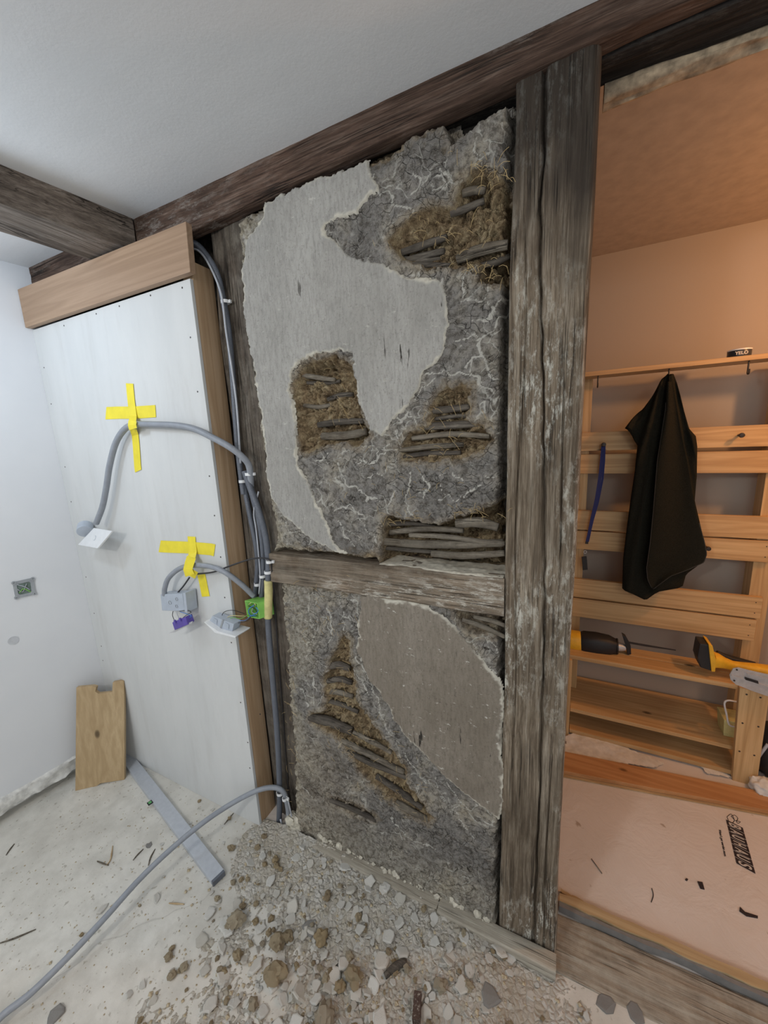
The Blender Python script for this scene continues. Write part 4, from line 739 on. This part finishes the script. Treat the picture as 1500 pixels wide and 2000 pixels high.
# fleece hanging from the hook
yT = YS-.075
LB = [(732, 1300), (745, 1290), (770, 1275), (800, 1255), (820, 1233), (836, 1220), (850, 1234), (870, 1245), (920, 1240), (980, 1231), (1040, 1223), (1090, 1217), (1150, 1215), (1158, 1235), (1172, 1258)]
RB = [(732, 1316), (745, 1322), (770, 1329), (800, 1336), (835, 1346), (850, 1359), (870, 1362), (930, 1361), (980, 1357), (1040, 1371), (1080, 1380), (1100, 1372), (1120, 1340), (1145, 1333), (1158, 1285), (1172, 1264)]
rt = thing('fleece_blanket', 'dark olive fleece hanging in folds from a hook on the pallet rack', 'fleece', tuple(aY(1300, 1172, yT)))
rows = []
for yy in np.linspace(732, 1172, 90):
    l = np.interp(yy, *zip(*LB)); rr_ = np.interp(yy, *zip(*RB)); ring = []; K = 60; t = (yy-732)/440
    fw = min(1, (rr_-l)/60)
    for j in range(K):
        a = 2*PI*j/K; s = .5-.5*math.cos(a); fr = math.sin(a)
        u_ = (l+(rr_-l)*s); ang = (u_-1307)/(yy-690)*9
        fold = .013*math.sin(ang*2.3+.6)+.009*math.sin(ang*5.1+2+t)+.004*math.sin(ang*11)
        dep = (.030+.012*t)*abs(fr)**.6
        yv = yT-(dep+fold*fw*(abs(fr)**.5)) if fr >= 0 else yT+dep*.35
        ring.append(aY(u_, yy+2*math.sin(ang*3), yv))
    rows.append(ring)
emit('cloth_body', MB().loft(rows), M['fleece'], rt, sm=True)
FL = [(745, 1303), (800, 1300), (900, 1284), (1000, 1276), (1060, 1270), (1110, 1263), (1132, 1265), (1150, 1274)]; FR = [(745, 1314), (800, 1323), (850, 1332), (900, 1343), (960, 1353), (1010, 1362), (1060, 1376), (1082, 1380), (1098, 1375), (1112, 1345), (1125, 1310), (1150, 1276)]
rows = []; hem = []; hemr = []
for yy in np.linspace(745, 1150, 80):
    l = np.interp(yy, *zip(*FL)); rr_ = np.interp(yy, *zip(*FR)); ring = []; K = 40; t = (yy-745)/405
    for j in range(K):
        a = 2*PI*j/K; s = .5-.5*math.cos(a); fr = math.sin(a); u_ = l+(rr_-l)*s
        fold = .010*math.sin(s*5.5+t*2)*min(1, (rr_-l)/30); yv = yT-.052-.014*t-fold-(.004*abs(fr)**.5 if fr > 0 else -.002*abs(fr))
        ring.append(aY(u_, yy, yv))
        if j == 0: hem.append(ring[-1])
        if j == K//2: hemr.append(ring[-1])
    rows.append(ring)
emit('front_fold', MB().loft(rows), M['fleece'], rt, sm=True)
emit('hem', MB().tube(hem[8:-1]+hemr[::-1][:26], .0022, n=6, step=.01), M['hem'], rt, sm=True)
# lanyard
rt = thing('lanyard', 'navy blue lanyard with black key fob hanging from a peg', 'lanyard', tuple(aY(1143, 1114, YS-.03)))
mb = MB(); ribbon(mb, [(1178, 868), (1176, 890), (1172, 930), (1165, 975), (1157, 1010), (1150, 1045), (1147, 1058)], 6.5, YS-.028); emit('strap', mb, M['navy'], rt)
mb = MB(); ribbon(mb, [(1181, 868), (1180, 900), (1177, 935), (1168, 980), (1158, 1015), (1150, 1048), (1148, 1058)], 4, YS-.024); emit('strap', mb, M['navy'], rt)
emit('swivel_clip', MB().ring(aY(1143, 1078, YS-.028), (0, -1, 0), .006, .008, .002, 16), M['steel'], rt)
emit('buckle', MB().obox(aY(1146, 1060, YS-.028), (.014, .006, .012), ((1, 0, 0), (0, 1, 0), (0, 0, 1))), M['tblack'], rt, bev=.001)
emit('key_fob', MB().prism([aY(1136, 1088, YS-.034), aY(1146, 1087, YS-.034), aY(1148, 1113, YS-.034), aY(1138, 1114, YS-.034)], (0, .01, 0)), M['tblack'], rt, bev=.002)
# reciprocating saw on the bench
def secs(centres, hw, hh, up, n=24, pw=.7):
    C = np.array(centres); T = np.gradient(C, axis=0); R = []
    for i, c in enumerate(C):
        t = T[i]/np.linalg.norm(T[i]); b = np.cross(t, up); b /= np.linalg.norm(b); v = np.cross(b, t); ring = []
        for j in range(n):
            a = 2*PI*j/n; ca, sa = math.cos(a), math.sin(a); ring.append(c+b*hw[i]*math.copysign(abs(ca)**pw, ca)+v*hh[i]*math.copysign(abs(sa)**pw, sa))
        R.append(ring)
    return R
sy_ = 2.115; zc = zs_+.052
rt = thing('reciprocating_saw', 'yellow and black cordless saw lying on the bench at the left', 'saw', (.15, sy_, zs_+.001))
S = lambda px, py, y=sy_: aY(px, py, y)
C0 = [S(1085, 1246), S(1110, 1250), S(1130, 1253), S(1137, 1253)]; emit('motor_housing', MB().loft(secs(C0, [.045, .05, .05, .046], [.045, .052, .052, .048], (0, 0, 1))), M['yell'], rt, sm=50)
C1 = [S(1133, 1253), S(1140, 1254), S(1165, 1257), S(1190, 1260), S(1204, 1262)]; emit('gear_cover', MB().loft(secs(C1, [.046, .052, .052, .046, .034], [.048, .055, .056, .048, .034], (0, 0, 1))), M['tblack'], rt, sm=50)
emit('blade_clamp', MB().loft(secs([S(1200, 1262), S(1215, 1264), S(1222, 1265)], [.022, .018, .014], [.022, .018, .012], (0, 0, 1))), M['steel'], rt, sm=50)
emit('shoe', MB().prism([S(1215, 1240, 2.10), S(1222, 1244, 2.10), S(1232, 1262, 2.10), S(1233, 1278, 2.10), S(1226, 1280, 2.10), S(1222, 1262, 2.10)], (0, .03, 0)), M['tblack'], rt, bev=.002)
emit('blade', MB().prism([S(1228, 1253, 2.115), S(1262, 1259, 2.115), S(1320, 1269, 2.115), S(1320, 1271, 2.115), S(1262, 1263, 2.115), S(1228, 1257, 2.115)], (0, .0015, 0)), M['knob'], rt)
emit('front_ring', MB().ring(C1[-1], (C1[-1]-C1[-2]), .034, .040, .006, 24), M['knob'], rt)
# jigsaw with battery
jy = 2.05
rt = thing('jigsaw', 'yellow cordless jigsaw lying on its side with silver base plate outward', 'jigsaw', (.70, jy, zs_+.001))
S = lambda px, py, y=jy: aY(px, py, y)
emit('battery', MB().prism([S(1367, 1257, 2.02), S(1388, 1260, 2.02), S(1393, 1312, 2.02), S(1368, 1304, 2.02), S(1362, 1285, 2.02)], (0, .075, 0)), M['tblack'], rt, bev=.005)
emit('battery_plate', MB().prism([S(1384, 1258, 2.013), S(1392, 1262, 2.013), S(1399, 1290, 2.013), S(1397, 1312, 2.013), S(1390, 1312, 2.013)], (0, .085, 0)), M['yell'], rt, bev=.002)
emit('handle', MB().loft(secs([S(1392, 1288), S(1402, 1290), S(1416, 1295), S(1432, 1300), S(1452, 1304), S(1480, 1309), S(1515, 1316), S(1545, 1320)], [.036, .032, .024, .020, .022, .028, .034, .03], [.034, .030, .022, .019, .022, .026, .03, .03], (0, 0, 1))), M['yell'], rt, sm=50)
emit('grip', MB().loft(secs([S(1400, 1274, 2.09), S(1420, 1284, 2.09), S(1445, 1291, 2.09), S(1475, 1297, 2.09)], [.010, .016, .016, .010], [.008, .012, .012, .008], (0, 0, 1))), M['tblack'], rt, sm=50)
bp = [(1425, 1318), (1432, 1306), (1442, 1304), (1470, 1311), (1520, 1322), (1520, 1367), (1470, 1350), (1437, 1337), (1427, 1328)]
o = emit('base_plate', MB().prism([S(a, b, 1.955) for a, b in bp], (0, .006, 0)), M['steel'], rt, bev=.001)
emit('plate_ridge', MB().prism([S(1458, 1314, 1.951), S(1520, 1330, 1.951), S(1520, 1333, 1.951), S(1460, 1318, 1.951)], (0, .004, 0)), M['steel'], rt)
emit('plate_ridge', MB().prism([S(1428, 1318, 1.951), S(1470, 1331, 1.951), S(1520, 1347, 1.951), S(1520, 1350, 1.951), S(1470, 1334, 1.951), S(1428, 1321, 1.951)], (0, .004, 0)), M['steel'], rt)
emit('plate_slot', MB().prism([S(1455, 1323, 1.950), S(1481, 1331, 1.950), S(1482, 1336, 1.950), S(1456, 1328, 1.950)], (0, .005, 0)), M['tblack'], rt, bev=.0005)
for q in ((1439, 1308), (1434, 1329)): emit('rivet', MB().cyl(S(*q, 1.9545), (0, -1, 0), .0035, .002, 10), M['knob'], rt)
# bucket half hidden behind the front post
c = aZ(1440, 1440, .16); c = np.array([.765, 2.12, .151])
rt = thing('storage_tub', 'clear tub with white handle frame behind the front post', 'tub', tuple(c))
emit('tub_body', MB().loft([[(c[0]+a*q, c[1]+b*q, c[2]+h_) for a, b in ((-.045, -.05), (.03, -.05), (.03, .05), (-.045, .05))] for q, h_ in ((.8, 0), (1., .09))]), M['tapeold'], rt, bev=.003)
emit('handle_frame', MB().tube([aY(1441, 1371, 2.06), aY(1422, 1368, 2.06), aY(1415, 1374, 2.06), aY(1419, 1395, 2.06), aY(1424, 1415, 2.06), aY(1436, 1420, 2.06)], .004, n=8, step=.006), M['white'], rt, sm=True)
# dark bag and paper at far right
bg = thing('tool_bag', 'dark bag beside the front post of the bench', 'bag', (.90, 2.10, .001))
def blob(c, r, n=3, seed=0, amp=.25, fr=2.5):
    bm = bmesh.new(); bmesh.ops.create_icosphere(bm, subdivisions=n, radius=1); V = np.array([v.co[:] for v in bm.verts]); F = [tuple(v.index for v in f.verts) for f in bm.faces]; bm.free()
    k = 1+amp*fbm(V[:, 0]*fr, V[:, 1]*fr, V[:, 2]*fr, seed, 3); V = V*k[:, None]*np.array(r)+np.array(c); V[:, 2] = np.maximum(V[:, 2], c[2]-r[2]*.9); return V.tolist(), F
emit('bag_body', MB().add(*blob((.90, 2.10, .12), (.075, .08, .13), 4, 3, .12)), M['tblack'], bg, sm=True); emit('bag_strap', MB().tube([(.84, 2.03, .05), (.83, 2.01, .12), (.86, 2.02, .2)], .006, n=8), M['greybox'], bg, sm=True)
emit('paper_sack', MB().add(*blob((.845, 1.95, .03), (.05, .05, .04), 4, 5, .22, 3)), M['paper'], None, 'crumpled pale paper sack at the foot of the bench post', 'sack', sm=60)
def sheetmesh(px, z, amp, seed, th=.001):
    P = [aZ(a, b, z) for a, b in px]; Pxy = [(p[0], p[1]) for p in P]; A = np.array(Pxy); x0, y0 = A.min(0)-.01; x1, y1 = A.max(0)+.01
    X, Y = np.meshgrid(np.arange(x0, x1, .006), np.arange(y0, y1, .006), indexing='ij'); s = sdist(Pxy, X+.004*vn(X*40, Y*40, 0, seed), Y); Z = z+amp*(fbm(X*12, Y*12, 0, seed, 4)+.8)
    k = s > 0; n, m = X.shape; V = np.stack([X, Y, Z], -1).reshape(-1, 3); F = gridfaces(n, m, k[:-1, :-1] & k[1:, 1:]); V, F, _ = compact(V, F, {}); mb = MB(); mb.V = V.tolist(); mb.F = [tuple(f) for f in F.tolist()]; return mb
emit('paper_sheet', sheetmesh([(1105, 1440), (1145, 1425), (1200, 1452), (1300, 1490), (1280, 1502), (1100, 1478)], .006, .006, 3), M['paper'], None, 'crumpled pale paper on the floor behind the red-brown plank', 'paper', sm=True)
emit('paper_sheet', sheetmesh([(1365, 1496), (1400, 1500), (1440, 1522), (1380, 1512)], .008, .003, 4), M['paper'], None, 'white paper scrap under the bench beside the front post', 'paper', sm=True)
# red plank on the floor
q = [aZ(1095, 1466, .027), aZ(1520, 1552, .027), aZ(1520, 1586, .027), aZ(1095, 1504, .027)]; emit('floor_plank', MB().prism(q, (0, 0, -.020)), M['plank'], None, 'red-brown pine plank lying on the floor in front of the bench', 'plank', bev=.0015)
q = [aZ(1095, 1475, .006), aZ(1520, 1560, .006), aZ(1520, 1597, .006), aZ(1095, 1516, .006)]; emit('floor_plank', MB().prism(q, (0, 0, -.005)), M['lam'], None, 'thin pale board peeping out below the red-brown plank', 'plank')
# threshold edge: grey foam, split laminate strips
def strip(a, b, z0, z1, w, mat, label, seed, cat='strip'):
    a, b = np.array(a), np.array(b); N = 60; mb = MB(); rings = []
    for i in range(N+1):
        p = a+(b-a)*i/N; ww = w*(1+.25*float(vn(i*.4, seed, 1, seed))); q = .003*float(fbm(i*.3, seed, 2, seed)); rings.append([(p[0], p[1]-ww/2+q, z0), (p[0], p[1]+ww/2+q, z0), (p[0], p[1]+ww/2+q, z1), (p[0], p[1]-ww/2+q, z1)])
    mb.loft(rings); emit('edge_strip', mb, M[mat], None, label, cat)
strip((.04, 1.140, 0), (1.1, 1.140, 0), .004, .030, .012, 'foam', 'dark grey edge strip along the sill in the doorway', 3)
strip((.04, 1.160, 0), (1.1, 1.162, 0), .004, .034, .026, 'lam', 'split wooden laminate strip beside the dark edge strip', 4)
strip(aZ(1095, 1745, 0), aZ(1290, 1860, 0), .001, .016, .010, 'lam', 'loose wooden splinter lying slanted on the pale sheet', 5)
# printed lettering on the sheet
sa = thing('printed_lettering', 'black shop lettering printed on the pale floor sheet', 'lettering', tuple(aZ(1445, 1650, .0012)))
p0, p1 = aZ(1434, 1608, .0012), aZ(1457, 1697, .0012); d = p1-p0; Ln = np.linalg.norm(d); d /= Ln; upv = np.cross((0, 0, 1), d); hgt = np.linalg.norm(aZ(1444, 1645, .0012)-aZ(1461, 1641, .0012))
wd = 'BAUHAUS'; cw = Ln/7
for i, ch in enumerate(wd):
    c = p0+d*cw*(i+.5)+upv*0; sl = .22; h2_ = hgt*.62
    Q = [c-d*cw*.45-upv*h2_-d*sl*h2_, c+d*cw*.45-upv*h2_-d*sl*h2_, c+d*cw*.45+upv*h2_+d*sl*h2_, c-d*cw*.45+upv*h2_+d*sl*h2_]
    emit('letter_block', MB().prism(Q, (0, 0, .0004)), M['ink'], sa)
    text(ch, .05, M['inkw'], sa, 'letter', c+np.array([0, 0, .0007]), d, upv, shear=.2, bold=.001, fit=(cw*.66, hgt*.9))
text('Wenn\'s gut werden muss.', hgt*.28, M['ink'], sa, 'small_line', p0+d*Ln*.62-upv*hgt*1.35, d, upv, bold=.0002)
# logo: outlined house shapes above the word
for pts in ([(1420, 1595), (1428, 1590), (1434, 1600), (1432, 1606), (1425, 1607)], [(1428, 1594), (1435, 1592), (1441, 1598), (1437, 1603)], [(1438, 1603), (1446, 1605), (1441, 1608)]):
    L_ = [aZ(a, b, .0014) for a, b in pts]; emit('logo_outline', MB().tube(L_+[L_[0]], .0010, n=4, step=.003), M['ink'], sa)
for k, (pts, lab) in enumerate([([(1362, 1722), (1372, 1724), (1376, 1738), (1368, 1736)], 'black rubber crumb on the pale sheet nearest the lettering'), ([(1445, 1772), (1455, 1782), (1480, 1790), (1480, 1794), (1458, 1790), (1444, 1780)], 'long black scrap at the right on the pale sheet'), ([(1340, 1716), (1344, 1718), (1342, 1721), (1338, 1719)], 'tiny black crumb beside the rubber crumb')]):
    emit('black_scrap', MB().prism([aZ(a, b, .001) for a, b in pts], (0, 0, .003)), M['ink'], None, lab, 'scrap', 'black scraps on the pale sheet')
emit('bent_nail', MB().tube([aZ(1273, 1735, .003), aZ(1276, 1748, .003), aZ(1272, 1762, .003)], .0014, n=6), M['knob'], None, 'bent dark nail lying on the pale sheet', 'nail', sm=True)
emit('twig', MB().tube([aZ(1155, 1677, .003), aZ(1166, 1692, .003), aZ(1176, 1706, .003)], .0013, n=6), M['stick'], None, 'thin twig lying on the orange-lit sheet', 'twig', sm=True)
# ------------------------------------------------------------------ rubble
def flakegeo(seed, n=9):
    r = np.random.default_rng(seed); a = np.sort(r.random(n)*.7+np.arange(n))/n*2*PI; R = .35+.30*r.random(n); el = .7+.3*r.random()
    P = [(math.cos(t)*q, math.sin(t)*q*el) for t, q in zip(a, R)]; th = .10+.12*r.random(); mb = MB(); V = []; 
    rings = [[(x*s, y*s, z+.04*float(vn(x*4, y*4, z, seed))) for x, y in P] for s, z in ((.85, 0), (1, th*.3), (.97, th*.75), (.80, th))]
    mb.loft(rings); return mb
def clodgeo(seed):
    V, F = blob((0, 0, .38), (.5, .42, .38), 3, seed, .38, 2.2); mb = MB().add(V, F); return mb
def raw_mesh(mb, name, mat, sm=False):
    me = bpy.data.meshes.new(name); me.from_pydata(mb.V, [], mb.F); bm = bmesh.new(); bm.from_mesh(me); bmesh.ops.recalc_face_normals(bm, faces=bm.faces); bm.to_mesh(me); bm.free(); me.materials.append(mat)
    if sm: me.polygons.foreach_set('use_smooth', [True]*len(me.polygons)); me.set_sharp_from_angle(angle=math.radians(35))
    return me
FM = [raw_mesh(flakegeo(100+i), 'plaster_flake', M['flake']) for i in range(16)]; CMh = [raw_mesh(clodgeo(200+i), 'clay_clod', M['clod'], True) for i in range(12)]; SM_ = [raw_mesh(flakegeo(300+i, 7), 'stone_fragment', M['slate']) for i in range(5)]
X0, X1, Y0, Y1 = -1.45, .30, .10, .985
def density(x, y):
    d = ss(-1.30, -.72, x+.12*fbm(x*5, y*5, 0, 66, 2))*(.25+.75*ss(.05, -.16, x))*ss(.28, .06, x)*ss(.05, .55, y+.25*(x+.9))
    return d
def bedh(x, y):
    d = density(x, y); base = .008*d+.030*ss(.72, 1.0, y)*ss(-1.28, -.90, x)*ss(.0, -.3, x)+.012*d*np.clip(fbm(x*7, y*7, 0, 70, 2), -1, 1)
    return base-.004*(1-ss(0, .3, d))
h = .0042; X, Y = np.meshgrid(np.arange(X0, X1, h), np.arange(Y0, Y1, h), indexing='ij'); D = density(X, Y)
e1, e2, ci = worley(X*48+vn(X*60, Y*60, 0, 5), Y*48+vn(X*60, Y*60, 3, 5), 71); f1, f2, ck_ = worley(X*110, Y*110, 72)
Zb = bedh(X, Y)+D*(.008*(ci-.3)*ss(0, .25, e2-e1)+.004*ck_*ss(0, .3, f2-f1))+.002*fbm(X*60, Y*60, 0, 73, 3)*D-.004*(1-D)
V = np.stack([X, Y, Zb], -1).reshape(-1, 3); k = Zb > -.0035; F = gridfaces(*X.shape, k[:-1, :-1] | k[1:, 1:]); V, F, _ = compact(V, F, {}); mb = MB(); mb.V = V.tolist(); mb.F = [tuple(f) for f in F.tolist()]
emit('rubble_bed', mb, M['bed'], None, 'pale crushed plaster and clay grit heaped on the floor below the clay wall', 'rubble', kind='stuff', sm=40)
def place(me, name, p, s, label, cat, group=None, rz=None, flat=.25, r=rng, sq=(1, 1, 1)):
    o = bpy.data.objects.new(name, me); COL.objects.link(o); o.location = p; o.rotation_euler = ((r.random()-.5)*2*flat, (r.random()-.5)*2*flat, r.random()*2*PI if rz is None else rz); o.scale = (s*sq[0], s*sq[1], s*sq[2])
    o['label'] = label; o['category'] = cat
    if group: o['group'] = group
    return o
nfl = ncl = nst = 0; r_ = np.random.default_rng(5)
def zs2(x, y): return float(Zb[min(max(int(round((x-X0)/h)), 0), Zb.shape[0]-1), min(max(int(round((y-Y0)/h)), 0), Zb.shape[1]-1)])
def samp():
    while True:
        x = X0+(X1-X0)*r_.random(); y = .22+(.945-.22)*r_.random()
        if y < .20+.45*(x+1.35): continue
        if r_.random() < float(density(np.array(x), np.array(y)))*.98+.02: return x, y
big = [  # px, py, size, kind, label
 (463, 1800, .050, 'c', 'ochre clay lump on the rubble left edge, wider than tall'), (541, 1846, .044, 'c', 'tall grey-brown clay lump left of a twin pair in the rubble'), (563, 1832, .034, 'c', 'brown clay lump standing beside the tall lump'),
 (606, 1812, .052, 's', 'flat grey plaster slab with straight edges in mid rubble'), (628, 1832, .042, 'c', 'brown clay lump just below the flat grey slab'), (540, 1908, .062, 'c', 'largest ochre clay lump at the front of the rubble'),
 (692, 1910, .048, 'c', 'ochre clay lump split in two at the centre of the rubble'), (495, 1962, .030, 'c', 'brown lump at the bottom left of the rubble'), (636, 1988, .052, 'c', 'wide brown lump cut by the bottom edge of the view'),
 (664, 1928, .030, 'c', 'brown-grey lump between the two large ochre lumps'), (330, 1868, .024, 'c', 'small brown clod alone on the open floor'), (336, 1850, .016, 'c', 'tiny brown clod behind the small floor clod'), (290, 1648, .026, 's', 'dark leaf-shaped chip left of the hose'),
 (390, 1562, .014, 'c', 'brown crumb beside the upper part of the spirit level'), (455, 1722, .018, 'c', 'brown clod right of the level end'), (484, 1715, .016, 'c', 'smaller clod right of the level end clod'), (425, 1755, .02, 'c', 'grey clod below the level end'), (475, 1768, .02, 'c', 'round clod above the ochre lump'),
 (955, 1945, .055, 's', 'dark grey broken fragment near the batten end'), (862, 1925, .034, 'c', 'brown lump left of the dark grey fragment'), (915, 1925, .026, 'c', 'brown crumb beside the dark grey fragment'), (745, 1875, .055, 'f', 'large pale plaster flake behind the dark curved root'), (742, 1996, .062, 'f', 'big white plaster piece at the bottom edge'),
 (200, 1772, .034, 'f', 'pale oval plaster flake touching the hose'), (110, 1978, .060, 's', 'grey plaster slab in the bottom left corner'), (1240, 1972, .045, 's', 'six-sided grey stone flake on the sill front'), (1180, 1955, .05, 's', 'dusty flat stone lying against the sill'), (1037, 1940, .026, 'f', 'pale round flake near the bottom of the sill edge'),
 (700, 1790, .022, 'c', 'brown clod near the batten joint'), (848, 1792, .024, 's', 'dark upright chip leaning on the batten joint'), (905, 1822, .02, 'c', 'round ochre crumb under the batten'), (160, 1823, .012, 'c', 'dark crumb on the floor left of the hose')]
def zfloor(px, py):
    z = 0.
    for _ in range(4):
        p = aZ(px, py, z); z = max(0., float(bedh(np.array(p[0]), np.array(p[1])))) if X0 < p[0] < X1 and p[1] > Y0 else 0.
    return aZ(px, py, z)
for i, (a, b, s, kd, lab) in enumerate(big):
    p = zfloor(a, b+4); me = {'c': CMh, 's': SM_, 'f': FM}[kd]; me = me[i % len(me)]; p[2] -= .001
    place(me, {'c': 'clay_clod', 's': 'stone_fragment', 'f': 'plaster_flake'}[kd], tuple(p), s*1.05, lab, {'c': 'clod', 's': 'stone', 'f': 'plaster flake'}[kd], {'c': 'larger clay lumps', 's': 'grey fragments', 'f': 'larger plaster flakes'}[kd], flat=.12)
for i in range(290):
    x, y = samp(); s = .013+.032*r_.random()**2.4; z = max(0, zs2(x, y))
    place(FM[i % 16], 'plaster_flake', (x, y, z+.001+.003*r_.random()), s, 'small pale plaster flake in the rubble', 'plaster flake', 'pale plaster flakes scattered in the rubble', flat=.55, r=r_)
for i in range(120):
    x, y = samp(); s = .009+.022*r_.random()**2.4; z = max(0, zs2(x, y))
    place(CMh[i % 12], 'clay_clod', (x, y, z-.001), s, 'small brown clay clod in the rubble', 'clod', 'brown clay clods scattered in the rubble', r=r_)
# fine grit spread over the open floor
mb = MB(); r = np.random.default_rng(9)
for i in range(2300):
    if i < 750: x, y = -2.0+1.5*r.random(), .2+.72*r.random()
    else:
        x, y = X0+(X1-X0)*r.random(), .2+.74*r.random()
        if r.random() > float(density(np.array(x), np.array(y)))+.08: continue
    s = (.0014+.0022*r.random()**2)*(1 if i < 750 else 2.1); z = max(0, float(bedh(np.array(x), np.array(y)))) if x > X0 else 0; a = r.random(3)*6.28; c, sn = math.cos(a[0]), math.sin(a[0])
    P = [(s*(.8+.5*r.random()), 0, 0), (0, s*(.8+.5*r.random()), 0), (-s, 0, 0), (0, -s, 0), (0, 0, s*.8), (0, 0, -s*.4)]; P = [(x+p[0]*c-p[1]*sn, y+p[0]*sn+p[1]*c, z+s*.4+p[2]) for p in P]
    mb.add(P, [(0, 1, 4), (1, 2, 4), (2, 3, 4), (3, 0, 4), (1, 0, 5), (2, 1, 5), (3, 2, 5), (0, 3, 5)])
emit('grit', mb, M['clod'], None, 'fine brown grit sprinkled over the floor', 'grit', kind='stuff')
# crumbs caught along the foot of the clay wall and on the rail
mb = MB(); r = np.random.default_rng(19)
for i in range(70):
    x = -.84+.70*r.random(); y = .985+.010*r.random(); s = .003+.014*r.random()**3; V_, F_ = blob((x, y, .040+s*.5), (s, s*.8, s*.8), 1, i, .4); mb.add(V_, F_)
for i in range(120):
    x = -.99+.05*r.random(); y = .985+.03*r.random(); z = .02+.05*r.random(); s = .006+.014*r.random()**2; V_, F_ = blob((x, y, z), (s, s*.8, s), 1, i, .4); mb.add(V_, F_)
emit('clay_crumbs', mb, M['dust'], None, 'clay crumbs lying along the batten at the foot of the wall', 'crumbs', kind='stuff', sm=40)
# individual bits
pts = [(752, 1912), (765, 1899), (780, 1888), (795, 1886)]; emit('root_piece', MB().tube([zfloor(*p)+np.array([0, 0, .012]) for p in pts], [.008, .010, .009], n=12, wob=.15), M['stickb'], None, 'dark curved root piece lying on the rubble', 'root', sm=True)
c = zfloor(815, 1975); emit('brick_piece', MB().obox(c+np.array([0, 0, .014]), (.022, .055, .028), ((1, .25, 0), (-.25, 1, .1), (0, -.1, 1))), M['brick'], None, 'dark red-brown brick piece at the bottom of the rubble', 'brick', bev=.002)
for pts, lab in [([(208, 1690), (216, 1678), (220, 1652)], 'pale bent wood splinter on the floor left of the hose'), ([(190, 1682), (200, 1686), (212, 1690)], 'brown splinter tip beside the bent splinter'), ([(260, 1680), (268, 1670), (280, 1658)], 'thin straight splinter left of the level'), ([(290, 1690), (294, 1675), (303, 1658)], 'thin dark splinter beside the hose'), ([(12, 1670), (20, 1658), (28, 1648)], 'short dark splinter near the left edge'), ([(438, 1610), (446, 1600), (456, 1588)], 'splinter near the foot of the gypsum board'), ([(0, 1842), (30, 1832), (70, 1815)], 'long curved twig at the left edge'), ([(330, 1764), (345, 1765), (360, 1766)], 'small flat wood chip below the hose')]:
    emit('wood_splinter', MB().tube([aZ(a, b, .003) for a, b in pts], [.0018, .003, .0015], n=6), M['lam' if 'pale' in lab or 'chip' in lab else 'stick'], None, lab, 'splinter', 'wood splinters on the floor', sm=True)
